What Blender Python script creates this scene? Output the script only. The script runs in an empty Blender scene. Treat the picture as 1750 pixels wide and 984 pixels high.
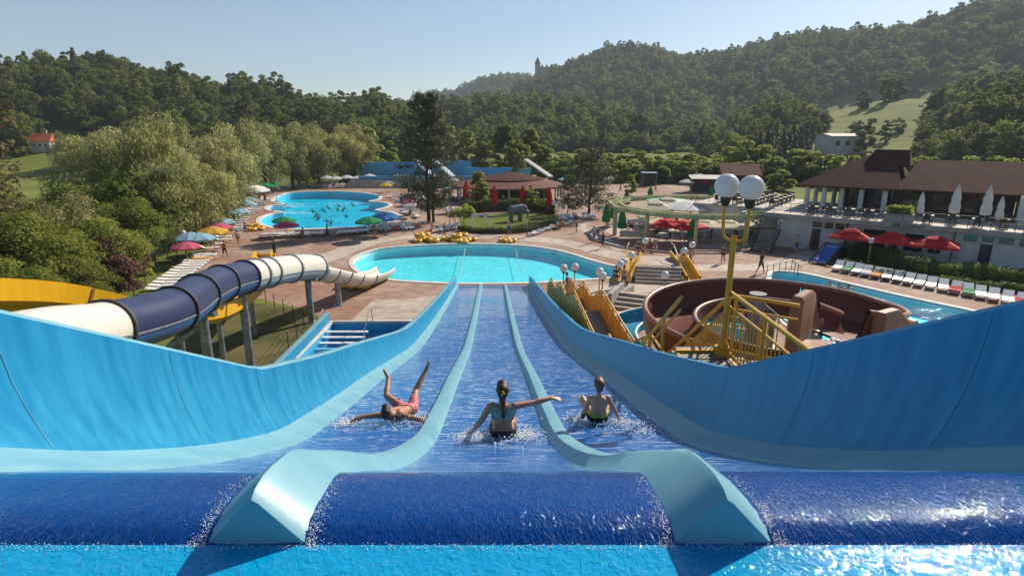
import bpy, bmesh, math, random
import numpy as np
from mathutils import Vector, Matrix, noise
from mathutils.geometry import tessellate_polygon
R = math.radians
rnd = random.Random(7)
sc = bpy.context.scene
C = sc.collection

# ---------------------------------------------------------------- camera
CAM_Z, PITCH, F = 11.2, R(15.1), 1000.0 / 1750.0
cd = bpy.data.cameras.new('camera'); cam = bpy.data.objects.new('camera', cd); C.objects.link(cam)
cam.location = (0, 0, CAM_Z); cam.rotation_euler = (math.pi / 2 - PITCH, 0, 0)
cd.sensor_width = 36; cd.lens = 36 * F; cd.clip_start = 0.05; cd.clip_end = 9000
sc.camera = cam
# ---------------------------------------------------------------- sky and sun
SUN_AZ, SUN_EL = R(42), R(34)
w = bpy.data.worlds.new('World'); sc.world = w; w.use_nodes = True
wn = w.node_tree.nodes; wl = w.node_tree.links
for n in list(wn): wn.remove(n)
sky = wn.new('ShaderNodeTexSky'); sky.sky_type = 'NISHITA'; sky.sun_disc = False
sky.sun_elevation = SUN_EL; sky.sun_rotation = SUN_AZ
sky.altitude = 200; sky.air_density = 1.0; sky.dust_density = 0.6; sky.ozone_density = 3.0
bg = wn.new('ShaderNodeBackground'); bg.inputs[1].default_value = 0.068
wo = wn.new('ShaderNodeOutputWorld')
wl.new(sky.outputs[0], bg.inputs[0]); wl.new(bg.outputs[0], wo.inputs[0])
sd = bpy.data.lights.new('sun', 'SUN'); sd.energy = 4.4; sd.angle = R(0.5); sd.color = (1, 0.9, 0.76)
sun = bpy.data.objects.new('sun', sd); C.objects.link(sun)
tosun = Vector((math.sin(SUN_AZ) * math.cos(SUN_EL), math.cos(SUN_AZ) * math.cos(SUN_EL), math.sin(SUN_EL)))
sun.rotation_euler = tosun.to_track_quat('Z', 'Y').to_euler(); sun.location = (40, 60, 80)
sc.view_settings.view_transform = 'Standard'; sc.view_settings.look = 'None'
sc.view_settings.exposure = 0.74; sc.view_settings.gamma = 1.0; sc.view_settings.use_curve_mapping = False
sc.render.engine = 'CYCLES'
cy = sc.cycles
cy.max_bounces = 5; cy.diffuse_bounces = 2; cy.glossy_bounces = 3; cy.transmission_bounces = 4
cy.transparent_max_bounces = 10; cy.volume_bounces = 0; cy.caustics_reflective = False; cy.caustics_refractive = False
cy.use_denoising = True; cy.sample_clamp_indirect = 6
try: cy.denoiser = 'OPENIMAGEDENOISE'
except Exception: pass

# ---------------------------------------------------------------- helpers
cT, sT = math.cos(PITCH), math.sin(PITCH)
def ray(px, py):
    u = (px - 875) / 1000; v = (py - 492) / 1000
    return Vector((u, cT - v * sT, -sT - v * cT))
def G(px, py, z=0.0):
    """a spot of the park as surveyed from the photograph, at height z above the deck"""
    d = ray(px, py); t = (z - CAM_Z) / d.z
    return Vector((d.x * t, d.y * t, z))
def GY(px, py, Y):
    d = ray(px, py); t = Y / d.y
    return Vector((d.x * t, Y, CAM_Z + d.z * t))
def ordn(i):
    w_ = ['first', 'second', 'third', 'fourth', 'fifth', 'sixth', 'seventh', 'eighth', 'ninth', 'tenth', 'eleventh', 'twelfth', 'thirteenth',
          'fourteenth', 'fifteenth', 'sixteenth', 'seventeenth', 'eighteenth', 'nineteenth', 'twentieth']
    if i < 20: return w_[i]
    n = i + 1
    return '%d%s' % (n, 'th' if 10 <= n % 100 <= 20 else {1: 'st', 2: 'nd', 3: 'rd'}.get(n % 10, 'th'))

MATS = {}
def mat(name, col, rough=0.6, spec=0.5, metal=0.0, var=0.12, scale=3.0, bump=0.0, bscale=None, col2=None, stretch=None, coat=0.0, detail=5, rvar=0.0, sss=0, objrand=0.0, trans=0.0, emit=0):
    """principled material with a noise driven colour drift and fine relief, in object space"""
    if name in MATS: return MATS[name]
    m = bpy.data.materials.new(name); m.use_nodes = True
    nt = m.node_tree; N = nt.nodes; L = nt.links
    b = N['Principled BSDF']
    b.inputs['Roughness'].default_value = rough; b.inputs['Metallic'].default_value = metal
    b.inputs['Specular IOR Level'].default_value = spec; b.inputs['Coat Weight'].default_value = coat
    b.inputs['Coat Roughness'].default_value = 0.08
    tc = N.new('ShaderNodeTexCoord'); mp = N.new('ShaderNodeMapping')
    if stretch: mp.inputs['Scale'].default_value = stretch
    L.new(tc.outputs['Object'], mp.inputs[0])
    nz = N.new('ShaderNodeTexNoise'); nz.inputs['Scale'].default_value = scale; nz.inputs['Detail'].default_value = detail
    L.new(mp.outputs[0], nz.inputs['Vector'])
    rp = N.new('ShaderNodeValToRGB')
    c2 = col2 or tuple(c * (1 - var * 2) for c in col)
    c1 = col if col2 else tuple(min(1, c * (1 + var)) for c in col)
    rp.color_ramp.elements[0].position = 0.32; rp.color_ramp.elements[1].position = 0.68
    rp.color_ramp.elements[0].color = (*c2, 1); rp.color_ramp.elements[1].color = (*c1, 1)
    L.new(nz.outputs['Fac'], rp.inputs[0])
    out = rp.outputs[0]
    if objrand:
        oi = N.new('ShaderNodeObjectInfo'); hs = N.new('ShaderNodeHueSaturation')
        m1 = N.new('ShaderNodeMapRange'); m1.inputs['To Min'].default_value = 1 - objrand * 1.3; m1.inputs['To Max'].default_value = 1 + objrand * 1.4
        m2 = N.new('ShaderNodeMapRange'); m2.inputs['To Min'].default_value = 0.5 - objrand * 0.09; m2.inputs['To Max'].default_value = 0.5 + objrand * 0.06
        L.new(oi.outputs['Random'], m1.inputs['Value']); L.new(m1.outputs[0], hs.inputs['Value'])
        ml = N.new('ShaderNodeMath'); ml.operation = 'MULTIPLY'; ml.inputs[1].default_value = 7.13
        fr = N.new('ShaderNodeMath'); fr.operation = 'FRACT'
        L.new(oi.outputs['Random'], ml.inputs[0]); L.new(ml.outputs[0], fr.inputs[0]); L.new(fr.outputs[0], m2.inputs['Value'])
        L.new(m2.outputs[0], hs.inputs['Hue']); L.new(out, hs.inputs['Color']); out = hs.outputs[0]
    L.new(out, b.inputs['Base Color'])
    if rvar:
        mr = N.new('ShaderNodeMapRange'); mr.inputs['To Min'].default_value = max(0.02, rough - rvar); mr.inputs['To Max'].default_value = min(1, rough + rvar)
        L.new(nz.outputs['Fac'], mr.inputs['Value']); L.new(mr.outputs[0], b.inputs['Roughness'])
    if bump:
        n2 = N.new('ShaderNodeTexNoise'); n2.inputs['Scale'].default_value = bscale or scale * 6; n2.inputs['Detail'].default_value = 4
        L.new(mp.outputs[0], n2.inputs['Vector'])
        bp = N.new('ShaderNodeBump'); bp.inputs['Strength'].default_value = bump; bp.inputs['Distance'].default_value = 0.02
        L.new(n2.outputs['Fac'], bp.inputs['Height']); L.new(bp.outputs[0], b.inputs['Normal'])
    if trans:   # thin leaf: let some light through
        o = N['Material Output']; t = N.new('ShaderNodeBsdfTranslucent'); mx = N.new('ShaderNodeMixShader')
        mx.inputs[0].default_value = trans; L.new(out, t.inputs[0]); L.new(b.outputs[0], mx.inputs[1]); L.new(t.outputs[0], mx.inputs[2]); L.new(mx.outputs[0], o.inputs[0])
    MATS[name] = m
    return m

class MB:
    """collects shapes, then links them as ONE mesh object"""
    def __init__(s): s.v = []; s.f = []
    def add(s, vs, fs):
        k = len(s.v); s.v += [tuple(p) for p in vs]; s.f += [tuple(i + k for i in f) for f in fs]; return s
    def box(s, c, d, rz=0.0, top=1.0):
        hx, hy, hz = d[0] / 2, d[1] / 2, d[2] / 2; ca, sa = math.cos(rz), math.sin(rz); vs = []
        for z, q in ((-hz, 1.0), (hz, top)):
            for x, y in ((-hx * q, -hy * q), (hx * q, -hy * q), (hx * q, hy * q), (-hx * q, hy * q)):
                vs.append((c[0] + x * ca - y * sa, c[1] + x * sa + y * ca, c[2] + z))
        return s.add(vs, [(3, 2, 1, 0), (4, 5, 6, 7), (0, 1, 5, 4), (1, 2, 6, 5), (2, 3, 7, 6), (3, 0, 4, 7)])
    def rod(s, a, b, r, r2=None, n=8, cap=True):
        a = Vector(a); b = Vector(b); r2 = r if r2 is None else r2
        d = (b - a).normalized(); x = d.orthogonal().normalized(); y = d.cross(x)
        vs = []
        for p, q in ((a, r), (b, r2)):
            for i in range(n):
                t = 2 * math.pi * i / n; vs.append(p + (x * math.cos(t) + y * math.sin(t)) * q)
        fs = [(i, (i + 1) % n, n + (i + 1) % n, n + i) for i in range(n)]
        if cap: fs += [tuple(range(n - 1, -1, -1)), tuple(range(n, 2 * n))]
        return s.add(vs, fs)
    def bar(s, a, b, w, h):
        """square bar from a to b, w wide sideways, h high"""
        a = Vector(a); b = Vector(b); d = (b - a).normalized()
        x = d.cross(Vector((0, 0, 1)));  x = x.normalized() if x.length > 1e-4 else Vector((1, 0, 0)); y = x.cross(d)
        vs = [p + x * i * w / 2 + y * j * h / 2 for p in (a, b) for i, j in ((-1, -1), (1, -1), (1, 1), (-1, 1))]
        return s.add(vs, [(3, 2, 1, 0), (4, 5, 6, 7), (0, 1, 5, 4), (1, 2, 6, 5), (2, 3, 7, 6), (3, 0, 4, 7)])
    def pipe(s, pts, r, n=8):
        for a, b in zip(pts[:-1], pts[1:]): s.rod(a, b, r, n=n)
        return s
    def lathe(s, prof, n=16, c=(0, 0, 0), sx=1, sy=1):
        vs = []; m = len(prof)
        for r, z in prof:
            for i in range(n):
                t = 2 * math.pi * i / n; vs.append((c[0] + r * sx * math.cos(t), c[1] + r * sy * math.sin(t), c[2] + z))
        fs = [(j * n + i, j * n + (i + 1) % n, (j + 1) * n + (i + 1) % n, (j + 1) * n + i) for j in range(m - 1) for i in range(n)]
        return s.add(vs, fs)
    def ball(s, c, r, n=12, m=8, sq=(1, 1, 1)):
        prof = [(max(1e-4, math.sin(math.pi * j / m)) * r, -math.cos(math.pi * j / m) * r) for j in range(m + 1)]
        k = len(s.v); s.lathe(prof, n)
        for i in range(k, len(s.v)):
            p = s.v[i]; s.v[i] = (c[0] + p[0] * sq[0], c[1] + p[1] * sq[1], c[2] + p[2] * sq[2])
        return s
    def prism(s, poly, z0, z1):
        n = len(poly); vs = [(p[0], p[1], z0) for p in poly] + [(p[0], p[1], z1) for p in poly]
        fs = [(i, (i + 1) % n, n + (i + 1) % n, n + i) for i in range(n)]
        tri = tessellate_polygon([[Vector((p[0], p[1], 0)) for p in poly]])
        fs += [tuple(n + i for i in t) for t in tri] + [tuple(reversed(t)) for t in tri]
        return s.add(vs, fs)
    def grid(s, rows, close=False):
        m = len(rows); n = len(rows[0]); vs = [p for r in rows for p in r]
        fs = [(j * n + i, j * n + (i + 1) % n, (j + 1) * n + (i + 1) % n, (j + 1) * n + i) for j in range(m - 1) for i in range(n if close else n - 1)]
        return s.add(vs, fs)
    def mesh(s, name, m, smooth=False, recalc=True, bevel=0.0):
        me = bpy.data.meshes.new(name); me.from_pydata(s.v, [], s.f); me.update()
        if recalc or bevel:
            bm = bmesh.new(); bm.from_mesh(me)
            bmesh.ops.recalc_face_normals(bm, faces=bm.faces)
            if bevel:
                bmesh.ops.bevel(bm, geom=[e for e in bm.edges if len(e.link_faces) == 2 and e.calc_face_angle() > 0.5], offset=bevel, segments=2, affect='EDGES', clamp_overlap=True)
            bm.to_mesh(me); bm.free()
        if m: me.materials.append(m)
        if smooth: 
            me.polygons.foreach_set('use_smooth', [True] * len(me.polygons))
            try: me.set_sharp_from_angle(angle=R(38))
            except Exception: pass
        return me
    def build(s, name, m, parent=None, smooth=False, recalc=True, bevel=0.0):
        return link(name, s.mesh(name, m, smooth, recalc, bevel), parent)
def link(name, me, parent=None, loc=None):
    o = bpy.data.objects.new(name, me); C.objects.link(o)
    if parent: o.parent = parent
    if loc is not None: o.location = loc
    return o
def tag(o, label, cat, group=None):
    o['label'] = label; o['category'] = cat
    if group: o['group'] = group
    return o
def kind(o, k, label=None):
    o['kind'] = k
    if label: o['label'] = label
    return o
def thing(name, label, cat, loc=(0, 0, 0), rz=0.0, group=None):
    o = bpy.data.objects.new(name, None); C.objects.link(o); o.location = loc; o.rotation_euler = (0, 0, rz); o.empty_display_size = 0.2
    return tag(o, label, cat, group)
def children(o): return list(o.children)
def copy_tree(o, loc=None, rz=None, scale=None, label=None, group=None, parent=None):
    c = o.copy(); C.objects.link(c)
    if parent is not None: c.parent = parent
    if loc is not None: c.location = loc
    if rz is not None: c.rotation_euler = (0, 0, rz)
    if scale is not None: c.scale = (scale,) * 3 if not hasattr(scale, '__len__') else scale
    if label: c['label'] = label
    if group: c['group'] = group
    for ch in KIDS(o): copy_tree(ch, parent=c)
    return c
_kids = {}
def KIDS(o):
    if o.name not in _kids: _kids[o.name] = [c for c in C.objects if c.parent == o]
    return _kids[o.name]
class Rep:
    """a repeated thing: the first call moves the prototype itself, later calls copy it with its parts"""
    def __init__(s, proto): s.p = proto; s.used = False
    def __call__(s, loc, rz=0.0, label=None, group=None, scale=None):
        if not s.used:
            s.used = True; KIDS(s.p); o = s.p; o.location = loc; o.rotation_euler = (0, 0, rz)
            if scale is not None: o.scale = (scale,) * 3 if not hasattr(scale, '__len__') else scale
            if label: o['label'] = label
            if group: o['group'] = group
            return o
        return copy_tree(s.p, loc, rz, scale, label, group)
def sheet(name, polys, z, m):
    """flat sheet: polys[0] is the outline, the rest are holes"""
    pv = [[Vector((p[0], p[1], 0)) for p in q] for q in polys]
    flat = [(p.x, p.y, z) for q in pv for p in q]
    me = bpy.data.meshes.new(name); me.from_pydata(flat, [], tessellate_polygon(pv)); me.update()
    bm = bmesh.new(); bm.from_mesh(me)
    for f in bm.faces:
        if f.normal.z < 0: f.normal_flip()
    bm.to_mesh(me); bm.free(); me.materials.append(m)
    return link(name, me)
def smooth_poly(pts, k=6):
    """closed Catmull-Rom through the surveyed outline"""
    n = len(pts); out = []
    for i in range(n):
        a, b, c, d = (Vector(pts[(i + j) % n]) for j in (-1, 0, 1, 2))
        for q in range(k):
            t = q / k
            out.append(0.5 * ((2 * b) + (c - a) * t + (2 * a - 5 * b + 4 * c - d) * t * t + (3 * b - a - 3 * c + d) * t ** 3))
    return out
def smooth_path(pts, k=8):
    pts = [Vector(p) for p in pts]; out = []
    n = len(pts)
    for i in range(n - 1):
        a = pts[max(0, i - 1)]; b = pts[i]; c = pts[i + 1]; d = pts[min(n - 1, i + 2)]
        for q in range(k):
            t = q / k
            out.append(0.5 * ((2 * b) + (c - a) * t + (2 * a - 5 * b + 4 * c - d) * t * t + (3 * b - a - 3 * c + d) * t ** 3))
    out.append(pts[-1]); return out
def offset_poly(poly, d):
    n = len(poly); area = sum(poly[i].x * poly[(i + 1) % n].y - poly[(i + 1) % n].x * poly[i].y for i in range(n))
    s = 1 if area > 0 else -1; out = []
    for i in range(n):
        a, b, c = poly[i - 1], poly[i], poly[(i + 1) % n]
        t = (c - a).normalized(); out.append(Vector((b.x + t.y * d * s, b.y - t.x * d * s, b.z)))
    return out

def text_mesh(fc, parent):
    """lettering as a plain mesh part"""
    t = bpy.data.objects.new('lettering', fc); C.objects.link(t); bpy.context.view_layer.update()
    me = bpy.data.meshes.new_from_object(t.evaluated_get(bpy.context.evaluated_depsgraph_get())); bpy.data.objects.remove(t)
    return link('lettering', me, parent)
# ---------------------------------------------------------------- water
def water_mat(name, tint, bscale=2.2, strength=0.5, foam=None):
    m = bpy.data.materials.new(name); m.use_nodes = True; N = m.node_tree.nodes; L = m.node_tree.links
    for n in list(N): N.remove(n)
    o = N.new('ShaderNodeOutputMaterial'); tr = N.new('ShaderNodeBsdfTransparent'); gl = N.new('ShaderNodeBsdfGlossy'); mx = N.new('ShaderNodeMixShader')
    tr.inputs[0].default_value = (*tint, 1); gl.inputs['Roughness'].default_value = 0.04
    tc = N.new('ShaderNodeTexCoord'); nz = N.new('ShaderNodeTexNoise'); nz.inputs['Scale'].default_value = bscale; nz.inputs['Detail'].default_value = 4; nz.inputs['Distortion'].default_value = 0.6
    bp = N.new('ShaderNodeBump'); bp.inputs['Strength'].default_value = strength; bp.inputs['Distance'].default_value = 0.12
    L.new(tc.outputs['Object'], nz.inputs['Vector']); L.new(nz.outputs['Fac'], bp.inputs['Height']); L.new(bp.outputs[0], gl.inputs['Normal'])
    # Schlick reflectance, the same from above and from below the surface, so that sunlight reaches the floor
    ge = N.new('ShaderNodeNewGeometry'); dt = N.new('ShaderNodeVectorMath'); dt.operation = 'DOT_PRODUCT'; L.new(bp.outputs[0], dt.inputs[0]); L.new(ge.outputs['Incoming'], dt.inputs[1])
    ab = N.new('ShaderNodeMath'); ab.operation = 'ABSOLUTE'; L.new(dt.outputs['Value'], ab.inputs[0])
    om = N.new('ShaderNodeMath'); om.operation = 'SUBTRACT'; om.inputs[0].default_value = 1; om.use_clamp = True; L.new(ab.outputs[0], om.inputs[1])
    pw = N.new('ShaderNodeMath'); pw.operation = 'POWER'; pw.inputs[1].default_value = 5; L.new(om.outputs[0], pw.inputs[0])
    fr = N.new('ShaderNodeMath'); fr.operation = 'MULTIPLY_ADD'; fr.inputs[1].default_value = 0.62; fr.inputs[2].default_value = 0.02; L.new(pw.outputs[0], fr.inputs[0])
    # refraction by the ripples is painted into the tint, paler and darker with their noise
    rp = N.new('ShaderNodeValToRGB'); rp.color_ramp.elements[0].position = 0.36; rp.color_ramp.elements[1].position = 0.62
    rp.color_ramp.elements[0].color = (tint[0] * 0.75, tint[1] * 0.93, tint[2] * 0.96, 1); rp.color_ramp.elements[1].color = (min(1, tint[0] * 1.5), min(1, tint[1] * 1.06), min(1, tint[2] * 1.03), 1)
    L.new(nz.outputs['Fac'], rp.inputs[0]); L.new(rp.outputs[0], tr.inputs[0])
    L.new(fr.outputs[0], mx.inputs[0]); L.new(tr.outputs[0], mx.inputs[1]); L.new(gl.outputs[0], mx.inputs[2]); L.new(mx.outputs[0], o.inputs[0])
    return m
W_MAIN = water_mat('water_turquoise', (0.3, 0.93, 1.0), 2.6, 0.5)
W_LEFT = water_mat('water_blue', (0.06, 0.84, 1.0), 2.2, 0.5)
W_RIGHT = water_mat('water_cyan', (0.25, 0.86, 0.97), 2.8, 0.7)
W_DEEP = water_mat('water_deep', (0.35, 0.8, 0.95), 2.0, 0.25)
M_POOL = mat('pool_paint', (0.78, 0.9, 0.92), 0.5, var=0.05, scale=0.6)
M_POOLB = mat('pool_paint_blue', (0.03, 0.36, 0.62), 0.5, var=0.06, scale=0.6)
M_COPE = mat('coping_stone', (0.62, 0.58, 0.53), 0.75, var=0.1, scale=2.0, bump=0.2)
# ---------------------------------------------------------------- ground surfaces
def paving_mat(name, ca, cb, cc, brick=True):
    m = bpy.data.materials.new(name); m.use_nodes = True; N = m.node_tree.nodes; L = m.node_tree.links
    b = N['Principled BSDF']; b.inputs['Roughness'].default_value = 0.85; b.inputs['Specular IOR Level'].default_value = 0.25
    tc = N.new('ShaderNodeTexCoord')
    n1 = N.new('ShaderNodeTexNoise'); n1.inputs['Scale'].default_value = 0.13; n1.inputs['Detail'].default_value = 3
    n2 = N.new('ShaderNodeTexNoise'); n2.inputs['Scale'].default_value = 1.3; n2.inputs['Detail'].default_value = 6
    r1 = N.new('ShaderNodeValToRGB'); r1.color_ramp.elements[0].position = 0.42; r1.color_ramp.elements[1].position = 0.6
    r1.color_ramp.elements[0].color = (*ca, 1); r1.color_ramp.elements[1].color = (*cb, 1)
    for n in (n1, n2): L.new(tc.outputs['Object'], n.inputs['Vector'])
    L.new(n1.outputs['Fac'], r1.inputs[0])
    bk = N.new('ShaderNodeTexBrick'); bk.inputs['Scale'].default_value = 1.0; bk.inputs['Brick Width'].default_value = 0.5; bk.inputs['Row Height'].default_value = 0.25
    bk.inputs['Mortar Size'].default_value = 0.015; bk.inputs['Color1'].default_value = (1, 1, 1, 1); bk.inputs['Color2'].default_value = (0.84, 0.84, 0.84, 1); bk.inputs['Mortar'].default_value = (*cc, 1)
    L.new(tc.outputs['Object'], bk.inputs['Vector'])
    m1 = N.new('ShaderNodeMixRGB'); m1.blend_type = 'MULTIPLY'; m1.inputs[0].default_value = 1.0 if brick else 0.0
    L.new(r1.outputs[0], m1.inputs[1]); L.new(bk.outputs['Color'], m1.inputs[2])
    r2 = N.new('ShaderNodeValToRGB'); r2.color_ramp.elements[0].color = (0.62, 0.6, 0.58, 1); r2.color_ramp.elements[1].color = (1.25, 1.22, 1.2, 1)
    r2.color_ramp.elements[0].position = 0.25; r2.color_ramp.elements[1].position = 0.75
    L.new(n2.outputs['Fac'], r2.inputs[0])
    m2 = N.new('ShaderNodeMixRGB'); m2.blend_type = 'MULTIPLY'; m2.inputs[0].default_value = 0.8
    L.new(m1.outputs[0], m2.inputs[1]); L.new(r2.outputs[0], m2.inputs[2]); L.new(m2.outputs[0], b.inputs['Base Color'])
    bp = N.new('ShaderNodeBump'); bp.inputs['Strength'].default_value = 0.3; bp.inputs['Distance'].default_value = 0.02
    L.new(n2.outputs['Fac'], bp.inputs['Height']); L.new(bp.outputs[0], b.inputs['Normal'])
    return m
M_PAVE = paving_mat('red_paving', (0.33, 0.195, 0.14), (0.41, 0.3, 0.235), (0.75, 0.72, 0.7))
M_PALE = paving_mat('pale_concrete', (0.42, 0.35, 0.29), (0.5, 0.43, 0.36), (0.9, 0.9, 0.9), brick=False)
M_GRASS = mat('meadow_grass', (0.19, 0.2, 0.045), 0.95, 0.1, col2=(0.1, 0.125, 0.028), scale=0.06, bump=0.6, bscale=2.5, detail=9)
M_LAWN = mat('mown_lawn', (0.15, 0.17, 0.03), 0.95, 0.1, col2=(0.085, 0.105, 0.02), scale=0.5, bump=0.7, bscale=14, detail=8)
M_DRY = mat('worn_lawn', (0.15, 0.125, 0.055), 0.95, 0.1, col2=(0.06, 0.07, 0.022), scale=0.5, bump=0.7, bscale=14, detail=8)
M_CONC = mat('grey_concrete', (0.36, 0.34, 0.31), 0.85, 0.3, var=0.18, scale=1.2, bump=0.25)

def P(lst): return [G(*p) for p in lst]
pave_out = P([(300, 478), (345, 436), (392, 386), (425, 345), (470, 322), (520, 316), (600, 311), (690, 304), (800, 292), (1000, 292), (1240, 300), (1330, 330)]) + \
    [Vector(p) for p in ((37, 72, 0), (62, 48, 0), (60, 18, 0), (24, 6, 0), (6, 4, 0), (-3.6, 8, 0), (-6.5, 19, 0))] + P([(470, 640), (562, 548), (520, 528), (430, 508), (380, 500)])
pool_main = smooth_poly(P([(603, 447), (622, 433), (660, 424), (730, 419), (800, 417), (880, 419), (935, 425), (975, 434), (1010, 445), (1050, 455), (1095, 461), (1090, 470), (1045, 474), (980, 479), (900, 483), (800, 484), (710, 481), (650, 475), (615, 464)]))
pool_left = smooth_poly(P([(469, 341), (487, 331), (532, 327.5), (585, 327.5), (624, 330), (646, 335), (645, 340.5), (630, 344), (654, 346), (665, 350), (656, 355), (641, 359), (667, 363), (682, 370), (677, 377), (651, 382), (619, 386.5), (558, 390), (506, 391), (477, 390), (453, 384.5), (445, 378), (450, 371), (466, 365.5), (486, 363), (465, 359.5), (458, 355), (466, 351.5), (488, 349.5), (474, 346)]), 5)
pool_right = smooth_poly(P([(1318, 470), (1352, 465), (1395, 472), (1450, 485), (1550, 508), (1640, 527), (1725, 545)]) + [Vector(p) for p in ((34, 30, 0), (30, 24, 0), (21, 27, 0), (16.5, 33, 0))])
pool_small = P([(568, 550), (712, 549)]) + [Vector((-4.2, 33.5, 0)), Vector((-4.6, 24, 0))] + P([(478, 640)])
pool_kid = smooth_poly([Vector((11 + 3.2 * math.cos(t), 30.5 + 2.6 * math.sin(t), 0)) for t in [k * math.pi / 5 for k in range(10)]], 3)
pool_far = smooth_poly(P([(655, 268), (700, 266), (770, 270), (800, 280), (790, 292), (740, 295), (690, 291), (660, 280)]), 4)
for k in range(len(pool_far)): pool_far[k] = Vector((pool_far[k].x, 90 + (pool_far[k].y - 90) * 0.55, 0))
paving = sheet('paving', [pave_out, pool_main, pool_left, pool_right, pool_small, pool_kid], 0.0, M_PAVE); kind(paving, 'structure')
far = [Vector((4200 * math.cos(t), 4200 * math.sin(t), 0)) for t in [k * math.pi / 16 for k in range(32)]]
ground = sheet('ground', [far, pave_out], -0.004, M_GRASS); kind(ground, 'structure')

def pool(outline, depth, wmat, fmat, level, cope=0.4, nm='pool'):
    b = MB(); n = len(outline)
    b.grid([[(p.x, p.y, -0.002) for p in outline], [(p.x, p.y, -depth) for p in outline]], close=True)
    fl = tessellate_polygon([[Vector((p.x, p.y, 0)) for p in outline]])
    b.add([(p.x, p.y, -depth) for p in outline], fl)
    o = b.build(nm, fmat); kind(o, 'structure')
    w = sheet('water', [offset_poly(outline, -0.01)], -level, wmat); w.parent = o
    if cope:
        out = offset_poly(outline, cope); c = MB(); inn = offset_poly(outline, -0.04)
        c.grid([[(p.x, p.y, -0.1) for p in inn], [(p.x, p.y, 0.05) for p in inn], [(p.x, p.y, 0.05) for p in out], [(p.x, p.y, -0.05) for p in out]], close=True)
        c.build('coping', M_COPE, o)
    return o
PL_main = pool(pool_main, 1.0, W_MAIN, M_POOL, 0.34, 0.35, 'pool_water_basin')
PL_left = pool(pool_left, 1.3, W_LEFT, mat('pool_paint_sky', (0.5, 0.86, 1.0), 0.5, var=0.04, scale=0.6), 0.10, 0.55, 'pool_water_basin')
PL_right = pool(pool_right, 0.9, W_RIGHT, M_POOL, 0.22, 0.35, 'pool_water_basin')
PL_small = pool(pool_small, 1.2, W_DEEP, M_POOLB, 0.45, 0.22, 'pool_water_basin')
PL_kid = pool(pool_kid, 0.5, W_RIGHT, M_POOL, 0.12, 0.25, 'pool_water_basin')
def band(name, pts, wdt, z, m):
    pts = smooth_path(pts, 6); a = []; b = []
    for i, p in enumerate(pts):
        t = (pts[min(i + 1, len(pts) - 1)] - pts[max(i - 1, 0)]).normalized(); nrm = Vector((-t.y, t.x, 0)) * wdt / 2
        a.append(p + nrm); b.append(p - nrm)
    o = sheet(name, [a + b[::-1]], z, m); return kind(o, 'structure')
# pale walkways that cross the red paving
band('path', P([(395, 505), (470, 468), (560, 440), (640, 412), (720, 404), (860, 405), (960, 414), (1050, 436), (1130, 452)]), 2.6, 0.005, M_PALE)
band('path', P([(1000, 379), (992, 388), (1015, 400), (1040, 412), (1060, 428)]), 1.3, 0.009, M_PALE)
band('path', P([(1140, 456), (1240, 458), (1330, 452), (1420, 425)]), 2.4, 0.013, M_PALE)
band('path', P([(960, 497), (1040, 495), (1120, 488), (1180, 480)]), 2.6, 0.006, M_PALE)
sq = P([(640, 512), (690, 512), (745, 505), (745, 545), (600, 547)])
kind(sheet('pavement', [sq], 0.007, M_PALE), 'structure')
kind(sheet('lawn', [P([(300, 640), (330, 560), (400, 512), (516, 530), (556, 548), (466, 642)])], 0.008, M_DRY), 'structure')
kind(sheet('lawn', [smooth_poly(P([(786, 372), (830, 366), (900, 364), (952, 368), (948, 378), (915, 390), (850, 396), (800, 394)]), 4)], 0.012, M_LAWN), 'structure')
kind(sheet('lawn', [P([(470, 322), (430, 332), (440, 316), (500, 296), (620, 288), (668, 296), (650, 310), (560, 314)])], 0.010, M_LAWN), 'structure')
kind(sheet('lawn', [smooth_poly(P([(1440, 433), (1500, 436), (1600, 446), (1760, 478), (1760, 500), (1640, 480), (1520, 458), (1450, 448)]), 4)], 0.010, M_LAWN), 'structure')

# ---------------------------------------------------------------- hills
def sky_line(pts):
    az = []; te = []
    for px, py in pts:
        d = ray(px, py); h = math.hypot(d.x, d.y); az.append(math.atan2(d.x, d.y)); te.append(d.z / h)
    return np.array(az), np.array(te)
LAY = [  # ridge distance, foot distance, tree height, skyline as seen above the park
    (340, 165, 15, [(-700, 75), (-100, 82), (0, 82), (70, 68), (180, 78), (250, 94), (300, 99), (350, 117), (400, 120), (450, 124), (520, 145), (560, 152), (620, 145), (690, 160), (740, 182), (800, 222), (870, 270)]),
    (430, 300, 16, [(480, 250), (560, 178), (640, 163), (700, 162), (760, 153), (830, 153), (900, 156), (960, 161), (1020, 169), (1090, 181), (1150, 196), (1200, 213), (1260, 260)]),
    (1500, 900, 19, [(640, 230), (700, 167), (740, 152), (780, 150), (820, 128), (860, 120), (900, 124), (940, 135), (1000, 155), (1060, 240)]),
    (1000, 500, 16, [(840, 240), (880, 152), (910, 134), (940, 127), (980, 103), (1040, 85), (1080, 79), (1140, 85), (1180, 91), (1220, 85), (1260, 76), (1330, 62), (1400, 52), (1500, 47), (1560, 44), (1620, 28), (1680, 8), (1750, -10), (1900, -40), (2400, -60)]),
    (450, 235, 13, [(1130, 290), (1200, 222), (1260, 190), (1310, 170), (1340, 166), (1380, 164), (1450, 151), (1520, 141), (1570, 138), (1640, 138), (1750, 112), (2000, 100), (2400, 100)]),
    (310, 205, 16, [(1510, 300), (1560, 225), (1600, 190), (1650, 150), (1700, 113), (1750, 95), (1850, 70), (2100, 60), (2500, 60)]),
]
LAYD = [(a, b, t, *sky_line(p)) for a, b, t, p in LAY]
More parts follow.
